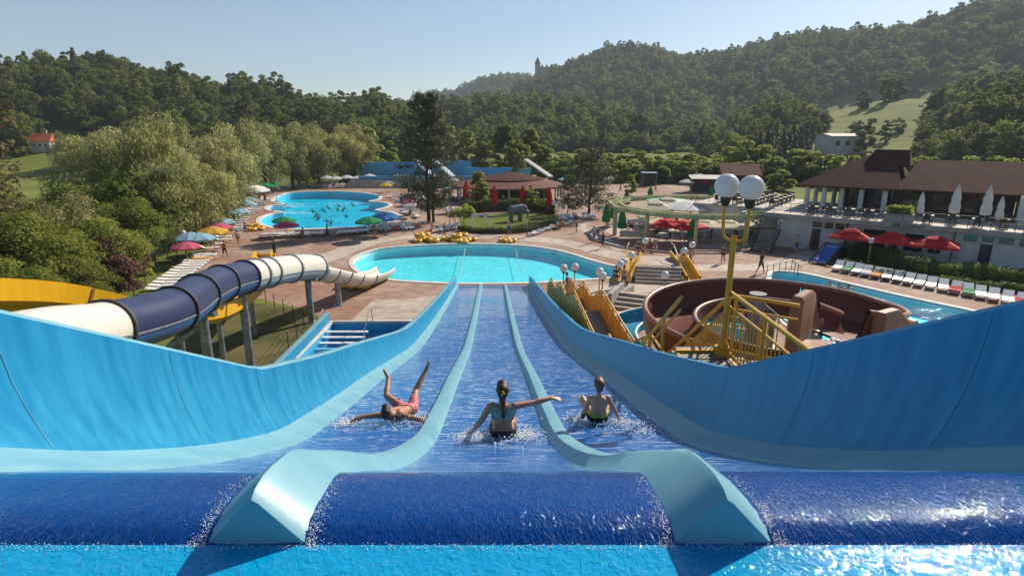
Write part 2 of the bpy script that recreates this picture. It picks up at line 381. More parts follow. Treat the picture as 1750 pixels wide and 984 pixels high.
def hill_z(az, r):
    z = np.full(np.broadcast(az, r).shape, -1.5)
    for Rr, r0, th, A, T in LAYD:
        te = np.interp(az, A, T, left=-0.3, right=-0.3)
        zr = CAM_Z + Rr * te - th
        u = np.clip((r - r0) / (Rr - r0), 0, 1); s = u * u * (3 - 2 * u) * 0.55 + 0.45 * u
        back = np.clip((r - Rr) / (Rr * 0.5), 0, 1)
        z = np.maximum(z, zr * s * (1 - 0.6 * back) - 1.5 * (1 - s))
    wob = 1.5 * np.sin(az * 31 + r * 0.021) * np.clip((r - 200) / 200, 0, 1) + 3 * np.sin(az * 13 - r * 0.013) * np.clip((r - 300) / 300, 0, 1)
    return np.where(z > 1, z + wob, z)
NA, NR = 330, 150
azs = np.linspace(R(-62), R(62), NA); rs = 160 * (2300 / 160) ** np.linspace(0, 1, NR)
AA, RR = np.meshgrid(azs, rs); ZZ = hill_z(AA, RR)
hv = np.stack([RR * np.sin(AA), RR * np.cos(AA), ZZ], -1).reshape(-1, 3)
ii = (np.arange(NR - 1)[:, None] * NA + np.arange(NA - 1)[None]).ravel()
hf = np.stack([ii, ii + 1, ii + NA + 1, ii + NA], -1)
def np_mesh(name, v, f, m, smooth=False):
    me = bpy.data.meshes.new(name); n = f.shape[1]
    me.vertices.add(len(v)); me.vertices.foreach_set('co', np.asarray(v, dtype=np.float32).ravel())
    me.loops.add(f.size); me.loops.foreach_set('vertex_index', f.astype(np.int32).ravel())
    me.polygons.add(len(f)); me.polygons.foreach_set('loop_start', np.arange(0, f.size, n, dtype=np.int32)); me.polygons.foreach_set('loop_total', np.full(len(f), n, dtype=np.int32))
    if smooth: me.polygons.foreach_set('use_smooth', np.ones(len(f), dtype=bool))
    me.update(calc_edges=True); me.validate()
    if m: me.materials.append(m)
    return me
hills = link('hills', np_mesh('hills', hv, hf, M_GRASS, True)); kind(hills, 'structure')
# ---------------------------------------------------------------- trees
def leafmat(name, c, c2, trans=0.35, objrand=0.22, rough=0.6):
    trans = min(0.65, trans * 1.5)
    k = 2.25; c = tuple(x * k for x in c); c2 = tuple(x * k for x in c2)
    return mat(name, c, rough, 0.25, col2=c2, scale=0.5, detail=3, objrand=objrand, trans=trans)
LM_FOREST = leafmat('leaves_beech', (0.078, 0.097, 0.017), (0.038, 0.054, 0.011), 0.4, 0.36)
LM_SPRUCE = leafmat('needles_spruce', (0.035, 0.05, 0.022), (0.02, 0.033, 0.016), 0.12)
LM_WILLOW = leafmat('leaves_willow', (0.2, 0.19, 0.08), (0.1, 0.108, 0.036), 0.4, 0.16)
LM_POPLAR = leafmat('leaves_poplar', (0.15, 0.175, 0.04), (0.065, 0.09, 0.022), 0.4)
LM_LIME = leafmat('leaves_lime', (0.16, 0.185, 0.035), (0.07, 0.095, 0.02), 0.45)
LM_PINE = leafmat('needles_pine', (0.06, 0.062, 0.03), (0.03, 0.036, 0.018), 0.12, 0.1)
LM_SHRUB = leafmat('leaves_thicket', (0.125, 0.14, 0.022), (0.052, 0.068, 0.012), 0.35)
LM_DRY = leafmat('leaves_dry', (0.12, 0.09, 0.035), (0.055, 0.05, 0.02), 0.3)
LM_RED = leafmat('leaves_copper', (0.1, 0.045, 0.03), (0.045, 0.022, 0.016), 0.3)
LM_BOX = leafmat('leaves_hedge', (0.07, 0.1, 0.02), (0.03, 0.045, 0.012), 0.25, 0.1)
LM_YEL = leafmat('leaves_bright', (0.22, 0.22, 0.035), (0.1, 0.125, 0.022), 0.45)
M_BARK = mat('bark', (0.09, 0.065, 0.045), 0.9, 0.2, var=0.3, scale=4, bump=0.6, stretch=(1, 1, 0.25))

def quads(cen, nor, size, aspect, rng, up=None):
    n = len(cen)
    t = rng.normal(size=(n, 3)) if up is None else up + rng.normal(size=(n, 3)) * 0.35
    t -= nor * (t * nor).sum(1, keepdims=True); t /= np.linalg.norm(t, axis=1, keepdims=True) + 1e-9
    b = np.cross(nor, t); s = (size * rng.uniform(0.6, 1.3, n))[:, None]
    v = np.stack([cen - t * s, cen - b * s * aspect, cen + t * s, cen + b * s * aspect], 1).reshape(-1, 3)
    return v, np.arange(4 * n).reshape(n, 4)
def unit(a): return a / (np.linalg.norm(a, axis=-1, keepdims=True) + 1e-9)
def crown_mesh(name, kindn, m, seed, n=4000, leaf=0.3, H=9.0, Rx=4.0, base=1.5, clumps=28, aspect=0.6):
    """leaf faces in clumps spread through the crown's volume; returns the mesh"""
    g = np.random.default_rng(seed)
    if kindn in ('round', 'willow', 'shrub', 'poplar'):
        cz = (H + base) / 2; hz = (H - base) / 2
        d = unit(g.normal(size=(clumps, 3))); rad = g.uniform(0.35, 0.88, clumps) ** 0.7
        if kindn == 'shrub': d[:, 2] = np.abs(d[:, 2]) * 1.2 - 0.35
        shp = 1 - 0.25 * (d[:, 2] < 0)
        cc = np.stack([d[:, 0] * rad * Rx * shp, d[:, 1] * rad * Rx * shp, cz + d[:, 2] * rad * hz], 1)
        if kindn == 'poplar':
            tt = g.uniform(0.02, 0.98, clumps); w_ = np.sin(np.pi * (0.1 + 0.86 * tt ** 0.8)) ** 0.8
            an = g.uniform(0, 6.28, clumps); q = g.uniform(0.3, 0.8, clumps)
            cc = np.stack([np.cos(an) * q * Rx * w_, np.sin(an) * q * Rx * w_, base + tt * (H - base)], 1)
        cr = g.uniform(0.2, 0.42, clumps) * Rx * (0.8 if kindn != 'poplar' else 1.0)
        which = g.choice(clumps, n, p=(cr ** 2) / (cr ** 2).sum())
        dd = unit(g.normal(size=(n, 3))); dd[:, 2] = np.where(dd[:, 2] < -0.3, -dd[:, 2], dd[:, 2])
        rr = cr[which] * g.uniform(0.55, 1.12, n)
        cen = cc[which] + dd * rr[:, None] * np.array([1, 1, 0.8])
        if kindn == 'willow': cen[:, 2] -= g.exponential(0.5, n) * (cr[which])
        nor = unit(dd + g.normal(size=(n, 3)) * 0.55 + np.array([0, 0, 0.25]))
        up = np.tile([0, 0, 1.0], (n, 1)) if kindn == 'willow' else None
        v, f = quads(cen, nor, np.full(n, leaf), aspect, g, up)
    elif kindn == 'spruce':
        tt = g.uniform(0, 1, n) ** 0.75; tt = 1 - tt
        lay = np.floor(tt * 16) / 16; fr = tt * 16 - np.floor(tt * 16)
        an = g.uniform(0, 6.28, n); arms = np.round(an / 6.28 * 9) / 9 * 6.28 + g.normal(size=n) * 0.16 + lay * 40
        rmax = Rx * (1 - lay) ** 0.85 * (0.9 + 0.25 * np.sin(arms * 3 + lay * 50)) + 0.12
        q = g.uniform(0.1, 1, n) ** 0.6
        cen = np.stack([np.cos(arms) * q * rmax, np.sin(arms) * q * rmax, base + (H - base) * lay + 0.25 - 0.33 * q * rmax + g.normal(size=n) * 0.12], 1)
        nor = unit(np.stack([np.cos(arms) * 0.5, np.sin(arms) * 0.5, np.ones(n)], 1) + g.normal(size=(n, 3)) * 0.5)
        v, f = quads(cen, nor, np.full(n, leaf), aspect, g)
    else:  # open pine: whorls of flat sprays at the ends of long branches
        nb = clumps; hb = np.sort(g.uniform(0, 1, nb)); an = np.arange(nb) * 2.4 + g.normal(size=nb) * 0.3
        ln = Rx * (0.35 + 0.75 * np.sin(np.pi * np.clip(0.18 + 0.82 * hb, 0, 1)) ** 0.8) * g.uniform(0.65, 1.15, nb)
        which = g.integers(0, nb, n); q = g.uniform(0.25, 1.05, n) ** 0.7
        side = g.normal(size=n) * 0.26 * ln[which] * (1.1 - 0.4 * q)
        x = ln[which] * q; ca = np.cos(an[which]); sa = np.sin(an[which])
        z = base + (H - base) * hb[which] + 0.25 * x * (hb[which] - 0.25) + g.normal(size=n) * 0.25
        cen = np.stack([ca * x - sa * side, sa * x + ca * side, z], 1)
        nor = unit(g.normal(size=(n, 3)) * 0.8 + np.array([0, 0, 0.7]))
        v, f = quads(cen, nor, np.full(n, leaf), aspect, g)
    return np_mesh(name, v, f, m)
def trunk_mesh(H, r, seed, limbs=6, spread=2.5, lean=0.0, start=0.3):
    g = random.Random(seed); b = MB(); pts = []
    for k in range(6):
        t = k / 5; pts.append(Vector((lean * t * H + g.uniform(-.04, .04) * H * t, g.uniform(-.04, .04) * H * t, H * t)))
    for k in range(5): b.rod(pts[k], pts[k + 1], r * (1 - k * 0.17), r * (1 - (k + 1) * 0.17), 8)
    for i in range(limbs):
        t = start + (0.9 - start) * (i + g.random() * 0.6) / limbs; k = min(4, int(t * 5)); p = pts[k].lerp(pts[k + 1], t * 5 - k); a = i * 2.4 + g.random()
        e = p + Vector((math.cos(a) * spread * (1.1 - t * 0.5), math.sin(a) * spread * (1.1 - t * 0.5), H * 0.2))
        mdl = p.lerp(e, 0.5) - Vector((0, 0, 0.04 * H)); b.rod(p, mdl, r * 0.4 * (1.2 - t), r * 0.28 * (1.2 - t), 6); b.rod(mdl, e, r * 0.28 * (1.2 - t), r * 0.06, 6)
    return b.mesh('trunk', M_BARK, True)
PROTO = {}
def proto_tree(key, name, kindn, m, seed, H, Rx, base, n, leaf, clumps=28, aspect=0.6, tr=0.2, limbs=6):
    PROTO[key] = (name, crown_mesh(name + '_crown', kindn, m, seed, n, leaf, H, Rx, base, clumps, aspect), trunk_mesh(H * (0.93 if kindn in ('spruce', 'pine') else 0.72), tr, seed, limbs, Rx * 0.6, start=0.15 if kindn in ('spruce', 'pine') else 0.3), H, Rx)
for i, (hh, rx) in enumerate(((10, 4.4), (12.5, 4.0), (9, 5.4))):
    proto_tree('beech%d' % i, 'broadleaf_tree', 'round', LM_FOREST, 10 + i, hh, rx, -1.5, 4200, 0.32, 44)
proto_tree('spruce', 'spruce_tree', 'spruce', LM_SPRUCE, 21, 13, 3.1, 0.3, 2800, 0.45, tr=0.22)
for i in range(3):
    proto_tree('willow%d' % i, 'willow_tree', 'willow', LM_WILLOW, 30 + i, 12, 5.0, 0.6, 14000, 0.22, 40, 0.28, 0.3, 9)
for i in range(2):
    proto_tree('poplar%d' % i, 'poplar_tree', 'poplar', LM_POPLAR, 40 + i, 15, 3.4, 0.3, 8000, 0.28, 44, 0.65, 0.25)
for i in range(2):
    proto_tree('lime%d' % i, 'lime_tree', 'round', LM_LIME, 50 + i, 8, 3.6, -3.0, 8000, 0.22, 34, 0.65)
proto_tree('pine', 'pine_tree', 'pine', LM_PINE, 61, 17, 4.2, 2.2, 15000, 0.2, 64, 0.32, 0.3, 26)
proto_tree('darkpine', 'pine_tree', 'pine', LM_PINE, 62, 11, 3.8, 1.6, 11000, 0.19, 50, 0.35, 0.25, 20)
for i in range(3):
    proto_tree('thick%d' % i, 'thicket_tree', 'shrub', LM_SHRUB, 70 + i, 6.5, 3.4, 0.0, 26000, 0.088, 60, 0.6, 0.14, 10)
proto_tree('copper', 'copper_shrub', 'shrub', LM_RED, 75, 4, 2.2, 0.0, 7000, 0.12, 30, 0.6, 0.1, 8)
proto_tree('dry', 'sparse_tree', 'round', LM_DRY, 77, 11, 4.2, 1.0, 3200, 0.17, 40, 0.5, 0.22, 22)
for i in range(2):
    proto_tree('bright%d' % i, 'young_tree', 'poplar', LM_LIME, 80 + i, 4.6, 1.6, 0.7, 3600, 0.14, 26, 0.65, 0.07)
proto_tree('bush', 'bush', 'shrub', LM_YEL, 85, 2.6, 1.6, 0.0, 5000, 0.1, 26, 0.4, 0.05, 6)
TREES = []
def tree(key, loc, label, group, scale=1.0, rz=None, sz=None):
    name, cm, tm, H, Rx = PROTO[key]
    o = thing(name, label, name.split('_')[-1], loc, rnd.uniform(0, 6.28) if rz is None else rz, group)
    o.scale = (scale, scale, (sz or scale))
    c = link('crown', cm, o); link('trunk', tm, o); TREES.append((key, c)); return o
def tree_at(key, px, py_base, py_top, label, group, Y=None, z=0.0, wide=1.0):
    """plant a tree whose foot is at the surveyed spot and whose height reaches the surveyed top"""
    p = G(px, py_base, z) if Y is None else Vector((GY(px, py_base, Y).x, Y, z))
    top = GY(px, py_top, p.y).z; H = PROTO[key][3]; s = (top - p.z) / H
    return tree(key, p, label, group, s * wide, sz=s)

# the thicket beyond the fence on the left
q = [('lime0', 60, 520, 420), ('willow1', 120, 500, 325), ('lime1', 225, 470, 385), ('beech1', 285, 420, 285), ('lime0', 130, 545, 445), ('beech2', 215, 450, 300), ('thick0', 30, 560, 360), ('thick1', 90, 540, 370), ('thick2', 175, 505, 365),
     ('thick0', 225, 462, 335), ('thick1', 60, 470, 335), ('thick2', 165, 455, 305), ('thick1', 250, 430, 300), ('thick0', 300, 402, 290), ('thick2', 10, 520, 370), ('thick1', 140, 560, 440), ('thick0', 75, 570, 450), ('thick2', 200, 498, 420), ('thick1', 262, 448, 372),
     ('thick0', 40, 600, 450), ('thick2', -30, 610, 430)]
for i, (k, px, yb, yt) in enumerate(sorted(q, key=lambda a: a[1])):
    tree_at(k, px, yb, yt, 'dense dull green thicket tree beyond the wire fence, %s from the left' % ordn(i), 'thicket beyond the fence', wide=1.15)
for i, (px, yb, yt) in enumerate([(186, 512, 405), (222, 488, 412), (200, 524, 440)]):
    tree_at('copper', px, yb, yt, 'reddish brown copper shrub in the thicket, %s from the left' % ordn(i), 'copper shrubs in the thicket')
tree_at('dry', -45, 470, 120, 'sparse brownish tree with bare twigs at the edge of the picture', None)
tree_at('dry', -20, 520, 260, 'short sparse brownish tree beside the thicket at the picture edge', None)
wl_ = [(258, 400, 208, 62), (318, 390, 190, 66), (372, 372, 203, 76), (415, 345, 200, 92), (200, 410, 216, 60), (455, 325, 205, 108), (500, 312, 208, 116), (545, 306, 206, 122), (582, 302, 207, 126), (608, 300, 210, 130), (298, 420, 250, 55), (352, 405, 262, 60), (398, 372, 255, 72)]
for i, (px, yb, yt, Y) in enumerate(sorted(wl_)):
    tree_at('willow%d' % (i % 3), px, yb, yt, 'grey green willow in the row west of the round pool, %s from the left' % ordn(i), 'willows behind the loungers', Y=Y, wide=1.0)
for i, (px, yt, Y) in enumerate([(28, 222, 200), (124, 222, 150), (155, 222, 155), (190, 226, 150), (225, 232, 140)]):
    tree_at('willow%d' % (i % 3), px, 300, yt, 'pale willow near the orange roofed house, %s from the left' % ordn(i), 'willows round the far house', Y=Y, wide=0.9)
pp = [(636, 222, 140), (668, 240, 150), (690, 236, 155), (768, 215, 150), (800, 226, 150), (828, 228, 148), (862, 216, 140), (884, 222, 135), (908, 222, 140), (930, 240, 138), (715, 230, 160), (745, 222, 160)]
for i, (px, yt, Y) in enumerate(sorted(pp)):
    tree_at('poplar%d' % (i % 2), px, 300, yt, 'tall leafy poplar in the row behind the pools, %s from the left' % ordn(i), 'poplars behind the pools', Y=Y, wide=1.35)
tree_at('poplar1', 886, 318, 238, 'slim young poplar in front of the poplar row', None, Y=112, wide=0.6)
lm = [(958, 254, 150), (985, 252, 152), (1035, 256, 145), (1062, 252, 148), (1090, 252, 143), (1118, 254, 146), (1145, 256, 142), (1168, 248, 140), (1192, 262, 138), (1215, 264, 140), (1250, 244, 150), (1278, 236, 150), (1300, 240, 150), (1322, 266, 128), (1350, 252, 130), (1380, 250, 128), (1405, 262, 124), (1335, 285, 112)]
for i, (px, yt, Y) in enumerate(sorted(lm)):
    tree_at('lime%d' % (i % 2), px, 300, yt, 'round lime tree with sunlit top along the far edge, %s from the left' % ordn(i), 'lime trees along the far edge of the park', Y=Y, wide=1.5)
for i in range(30):
    px = 945 + i * 15 + rnd.uniform(-5, 5)
    tree_at('lime%d' % (i % 2), px, 300, 272 + rnd.uniform(-4, 6), 'low leafy tree in the front rank along the far edge, %s from the left' % ordn(i), 'front rank of low trees along the far edge', Y=132 + rnd.uniform(-3, 3), wide=1.5)
for i in range(24):
    px = 625 + i * 14 + rnd.uniform(-4, 4)
    tree_at('lime%d' % (i % 2), px, 300, 268 + rnd.uniform(-6, 6), 'low leafy tree filling the gaps between the poplars, %s from the left' % ordn(i), 'low trees between the poplars', Y=158 + rnd.uniform(-3, 3), wide=1.4)
for i in range(16):
    px = 1430 + i * 24
    tree_at('lime%d' % (i % 2), px, 320, 262 + rnd.uniform(-5, 10), 'bright green tree behind the brown roofs, %s from the left' % ordn(i), 'trees behind the restaurant building', Y=118 - i * 1.2, wide=1.2)
tree_at('pine', 733, 379, 166, 'tall dark pine with two trunks between the pools', None)
tree_at('pine', 741, 380, 190, 'second stem of the tall dark pine, slightly shorter', None, wide=0.8)
tree_at('darkpine', 1007, 371, 256, 'dark broad pine beside the round terrace', None)
tree_at('darkpine', 970, 366, 300, 'small dark pine next to the elephant lawn', None, wide=0.7)
for i, (k, px, yb, yt) in enumerate([('bright0', 820, 358, 296), ('bright1', 907, 362, 317), ('bright0', 1078, 336, 300)]):
    tree_at(k, px, yb, yt, 'small bright green ornamental tree, %s from the left' % ordn(i), 'ornamental trees')
tree_at('bush', 793, 388, 346, 'yellow green feathery bush beside the small lawn', None, wide=0.8)
tree_at('bush', 776, 384, 352, 'brownish green bush beside the pine trunks', None, wide=0.8)

# ---------------------------------------------------------------- forest on the hills
def forest_tree_nodes():
    ng = bpy.data.node_groups.new('forest_instances', 'GeometryNodeTree')
    ng.interface.new_socket('Geometry', in_out='INPUT', socket_type='NodeSocketGeometry'); ng.interface.new_socket('Geometry', in_out='OUTPUT', socket_type='NodeSocketGeometry')
    return ng
def forest(name, label, pts, scl, keys):
    if len(pts) == 0: return
    me = bpy.data.meshes.new(name); me.vertices.add(len(pts)); me.vertices.foreach_set('co', np.asarray(pts, np.float32).ravel())
    a = me.attributes.new('sc', 'FLOAT_VECTOR', 'POINT'); a.data.foreach_set('vector', np.asarray(scl, np.float32).ravel())
    g = np.random.default_rng(len(pts)); rot = np.zeros((len(pts), 3), np.float32); rot[:, 2] = g.uniform(0, 6.28, len(pts)); rot[:, :2] = g.normal(size=(len(pts), 2)) * 0.06
    a = me.attributes.new('rt', 'FLOAT_VECTOR', 'POINT'); a.data.foreach_set('vector', rot.ravel())
    a = me.attributes.new('pick', 'INT', 'POINT'); a.data.foreach_set('value', g.integers(0, len(keys), len(pts)).astype(np.int32))
    o = link(name, me); kind(o, 'stuff', label)
    ng = forest_tree_nodes(); N = ng.nodes; L = ng.links
    gi = N.new('NodeGroupInput'); go = N.new('NodeGroupOutput'); ip = N.new('GeometryNodeInstanceOnPoints'); g2 = N.new('GeometryNodeGeometryToInstance')
    for k in keys:
        src = next(c for kk, c in TREES if kk == k); oi = N.new('GeometryNodeObjectInfo'); oi.transform_space = 'ORIGINAL'
        oi.inputs['Object'].default_value = src; L.new(oi.outputs['Geometry'], g2.inputs[0])
    def attr(nm, t):
        n = N.new('GeometryNodeInputNamedAttribute'); n.data_type = t; n.inputs[0].default_value = nm; return n.outputs[0]
    ip.inputs['Pick Instance'].default_value = True
    L.new(gi.outputs[0], ip.inputs['Points']); L.new(g2.outputs[0], ip.inputs['Instance']); L.new(attr('pick', 'INT'), ip.inputs['Instance Index'])
    L.new(attr('rt', 'FLOAT_VECTOR'), ip.inputs['Rotation']); L.new(attr('sc', 'FLOAT_VECTOR'), ip.inputs['Scale']); L.new(ip.outputs[0], go.inputs[0])
    md = o.modifiers.new('trees', 'NODES'); md.node_group = ng
    return o
def in_poly(px, py, poly):
    c = np.zeros(px.shape, bool); n = len(poly); j = n - 1
    for i in range(n):
        xi, yi = poly[i]; xj, yj = poly[j]
        t = ((yi > py) != (yj > py)) & (px < (xj - xi) * (py - yi) / (yj - yi + 1e-9) + xi); c ^= t; j = i
    return c
def project(x, y, z):
    dz = z - CAM_Z; fw = y * cT - dz * sT; up = y * sT + dz * cT
    return 875 + 1000 * x / fw, 492 - 1000 * up / fw
MEADOW = [[(1362, 196), (1450, 164), (1600, 146), (1630, 160), (1575, 215), (1560, 285), (1370, 285), (1405, 226)],
          [(985, 254), (1080, 230), (1136, 238), (1110, 256)], [(58, 250), (95, 222), (205, 246), (215, 300), (60, 340), (0, 340)], [(1560, 235), (1750, 235), (1750, 262), (1540, 258)]]
def scatter(r0, r1, sp, seed, az0=R(-50), az1=R(50)):
    g = np.random.default_rng(seed); P_ = []
    r = r0
    while r < r1:
        na = int((az1 - az0) * r / sp); a = az0 + (np.arange(na) + g.uniform(0, 1, na)) * sp / r
        P_.append(np.stack([a, r + g.uniform(-0.5, 0.5, na) * sp], 1)); r += sp * 0.9
    return np.concatenate(P_)
# what the ridges in front hide is not planted
def planted(r0, r1, sp, seed):
    q_ = scatter(r0, r1, sp, seed); az, r = q_[:, 0], q_[:, 1]; z = hill_z(az, r)
    x, y = r * np.sin(az), r * np.cos(az); px, py = project(x, y, z)
    ok = (z > -1.2) & (px > -160) & (px < 1910)
    for m in MEADOW: ok &= ~in_poly(px, py, m) | ((r < 232) & (m is not MEADOW[2])) 
    rr = np.linspace(160, 1, 2)
    steps = np.linspace(0.05, 0.97, 36)
    R2 = 160 + (r[:, None] - 160) * steps[None]
    el = (hill_z(az[:, None], R2) + 9 - CAM_Z) / R2; own = (z + 14 - CAM_Z) / r
    ok &= own > el.max(1) - 0.004
    return np.stack([x, y, z - 0.4], 1)[ok], az[ok], r[ok], px[ok], py[ok]
gen = np.random.default_rng(5)
SETS = []
for r0, r1, sp, sd_ in ((205, 345, 5.6, 1), (345, 520, 6.5, 2), (520, 1060, 9.0, 3), (1060, 1620, 11.5, 4)):
    SETS.append((planted(r0, r1, sp, sd_), sp))
pts = np.concatenate([s[0][0] for s in SETS]); az_ = np.concatenate([s[0][1] for s in SETS]); rr_ = np.concatenate([s[0][2] for s in SETS])
px_ = np.concatenate([s[0][3] for s in SETS]); spc = np.concatenate([np.full(len(s[0][2]), s[1]) for s in SETS])
base = (0.6 + 0.9 * gen.beta(1.6, 2.2, len(pts))) * np.clip(spc / 6.2, 0.9, 1.45)
scl = np.stack([base, base, base * gen.uniform(0.82, 1.12, len(pts))], 1)
nz = np.array([noise.noise((p[0] * 0.012, p[1] * 0.012, 3.1)) for p in pts]) + gen.normal(size=len(pts)) * 0.12
conif = ((nz > 0.46) & (rr_ < 700)) | ((px_ > 340) & (px_ < 560) & (rr_ > 300) & (rr_ < 430) & (gen.uniform(size=len(pts)) < 0.3)) | ((px_ < 200) & (rr_ > 325) & (rr_ < 430) & (gen.uniform(size=len(pts)) < 0.4))
scl[conif] *= 0.85
reg = np.where(rr_ > 1080, 4, np.where(rr_ > 480, 3, np.where(px_ < 700, 0, np.where(px_ < 1210, 1, 2))))
LBL = ['dark broadleaf wood covering the left hill', 'wood on the middle ridge behind the poplars', 'wood on the slopes beside the hill meadow', 'hazy wood covering the long mountain on the right', 'pale far wood on the distant small hill']
LBC = ['spruces along the crest of the left hill', 'dark spruces on the middle ridge', 'spruces beside the hill meadow', 'spruces on the long mountain', 'spruces on the distant hill']
def hill_hit(px, py):
    d = ray(px, py); h = math.hypot(d.x, d.y); az = math.atan2(d.x, d.y)
    for r in np.arange(165, 1700, 2.0):
        z = float(hill_z(np.array([az]), np.array([r]))[0])
        if CAM_Z + d.z / h * r <= max(z, 0): return Vector((r * math.sin(az), r * math.cos(az), max(z, 0)))
    return None
for i, (k, px, py, hgt) in enumerate(sorted([('beech0', 1473, 186, 13), ('beech1', 1512, 176, 14), ('beech2', 1532, 170, 15), ('beech0', 1550, 168, 13), ('beech1', 1475, 268, 12), ('beech2', 1460, 232, 7), ('beech0', 1535, 226, 8), ('beech1', 1512, 244, 8), ('beech2', 1410, 222, 8), ('beech0', 1385, 232, 9), ('beech1', 1660, 252, 9), ('beech2', 1700, 258, 10), ('beech0', 1730, 250, 9), ('beech1', 1575, 258, 9), ('beech2', 1630, 262, 9)], key=lambda a: a[1])):
    p = hill_hit(px, py)
    if p: tree(k, p - Vector((0, 0, .4)), 'broadleaf tree standing apart on the hill meadow, %s from the left' % ordn(i), 'trees on the hill meadow', hgt / 10)
for i, (px, py, hgt) in enumerate([(1185, 232, 14), (1200, 236, 13), (1215, 238, 15), (1230, 240, 14), (1245, 240, 15), (1258, 240, 13), (1100, 246, 12), (1112, 246, 11), (1124, 246, 11), (1133, 247, 10)]):
    p = hill_hit(px, py)
    if p: tree('spruce', p - Vector((0, 0, .4)), 'dark spruce in the plantation below the ridge, %s from the left' % ordn(i), 'spruce plantation below the ridge', hgt / 13)
for k in range(5):
    s = (reg == k) & ~conif; forest('broadleaf_forest', LBL[k], pts[s], scl[s], ['beech0', 'beech1', 'beech2'])
    s = (reg == k) & conif; forest('conifer_forest', LBC[k], pts[s], scl[s], ['spruce'])
# ---------------------------------------------------------------- the big blue lane slide
def fibreglass(name, c, c2, streak=(5.0, 5.0, 0.35), rough=0.36, coat=0.0):
    return mat(name, c, rough, 0.28, col2=c2, scale=1.6, stretch=streak, bump=0.06, bscale=9, rvar=0.12, coat=coat, detail=7)
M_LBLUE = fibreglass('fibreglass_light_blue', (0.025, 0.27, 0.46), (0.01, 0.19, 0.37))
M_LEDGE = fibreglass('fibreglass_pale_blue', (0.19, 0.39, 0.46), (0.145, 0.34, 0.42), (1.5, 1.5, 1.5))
def lane_mat(name, c, c2, foam, rscale=2.5, stretch=(0.55, 1.9, 1.2), s1=0.35, s2=0.9, fine=17):
    """dark blue lane under a thin sheet of running water: ripples in the relief, white where the water breaks"""
    m = bpy.data.materials.new(name); m.use_nodes = True; N = m.node_tree.nodes; L = m.node_tree.links
    b = N['Principled BSDF']; b.inputs['Roughness'].default_value = 0.03; b.inputs['Specular IOR Level'].default_value = 0.36
    tc = N.new('ShaderNodeTexCoord'); mp = N.new('ShaderNodeMapping'); mp.inputs['Scale'].default_value = stretch; L.new(tc.outputs['Object'], mp.inputs[0])
    wv = N.new('ShaderNodeTexNoise'); wv.inputs['Scale'].default_value = rscale; wv.inputs['Detail'].default_value = 2; wv.inputs['Distortion'].default_value = 0.9; L.new(mp.outputs[0], wv.inputs['Vector'])
    n2 = N.new('ShaderNodeTexNoise'); n2.inputs['Scale'].default_value = fine; n2.inputs['Detail'].default_value = 3; n2.inputs['Distortion'].default_value = 0.8; L.new(mp.outputs[0], n2.inputs['Vector'])
    n3 = N.new('ShaderNodeTexNoise'); n3.inputs['Scale'].default_value = 0.7; n3.inputs['Detail'].default_value = 2; L.new(tc.outputs['Object'], n3.inputs['Vector'])
    base = N.new('ShaderNodeMixRGB'); base.inputs[1].default_value = (*c2, 1); base.inputs[2].default_value = (*c, 1); L.new(n3.outputs['Fac'], base.inputs[0])
    # thin crest lines where the ripple noise crosses its middle value, broken up by the finer noise
    sb = N.new('ShaderNodeMath'); sb.operation = 'SUBTRACT'; sb.inputs[1].default_value = 0.5; L.new(wv.outputs['Fac'], sb.inputs[0])
    ab = N.new('ShaderNodeMath'); ab.operation = 'ABSOLUTE'; L.new(sb.outputs[0], ab.inputs[0])
    mr = N.new('ShaderNodeMapRange'); mr.inputs['From Min'].default_value = 0.0; mr.inputs['From Max'].default_value = 0.05; mr.inputs['To Min'].default_value = 1; mr.inputs['To Max'].default_value = 0; L.new(ab.outputs[0], mr.inputs['Value'])
    m3 = N.new('ShaderNodeMapRange'); m3.inputs['From Min'].default_value = 0.42; m3.inputs['From Max'].default_value = 0.6; L.new(n2.outputs['Fac'], m3.inputs['Value'])
    ml = N.new('ShaderNodeMath'); ml.operation = 'MULTIPLY'; L.new(mr.outputs[0], ml.inputs[0]); L.new(m3.outputs[0], ml.inputs[1])
    m4 = N.new('ShaderNodeMath'); m4.operation = 'MULTIPLY'; m4.inputs[1].default_value = foam; L.new(ml.outputs[0], m4.inputs[0])
    mx = N.new('ShaderNodeMixRGB'); mx.inputs[2].default_value = (0.75, 0.82, 0.88, 1); L.new(m4.outputs[0], mx.inputs[0]); L.new(base.outputs[0], mx.inputs[1]); L.new(mx.outputs[0], b.inputs['Base Color'])
    b1 = N.new('ShaderNodeBump'); b1.inputs['Strength'].default_value = s1; b1.inputs['Distance'].default_value = 0.05; L.new(wv.outputs['Fac'], b1.inputs['Height'])
    b2 = N.new('ShaderNodeBump'); b2.inputs['Strength'].default_value = s2; b2.inputs['Distance'].default_value = 0.02; L.new(n2.outputs['Fac'], b2.inputs['Height']); L.new(b1.outputs[0], b2.inputs['Normal'])
    L.new(b2.outputs[0], b.inputs['Normal'])
    return m
M_LANE = lane_mat('lane_blue', (0.01, 0.125, 0.4), (0.006, 0.09, 0.34), 0.8)
M_PAD = lane_mat('crest_blue', (0.003, 0.06, 0.25), (0.002, 0.042, 0.21), 0.03, 5, (2.6, 1.3, 1.3), 0.12, 0.42, 26)
M_BASIN = lane_mat('basin_blue', (0.003, 0.31, 0.58), (0.002, 0.25, 0.5), 0.03, 5, (1.3, 1.3, 1), 0.14, 0.45, 24)

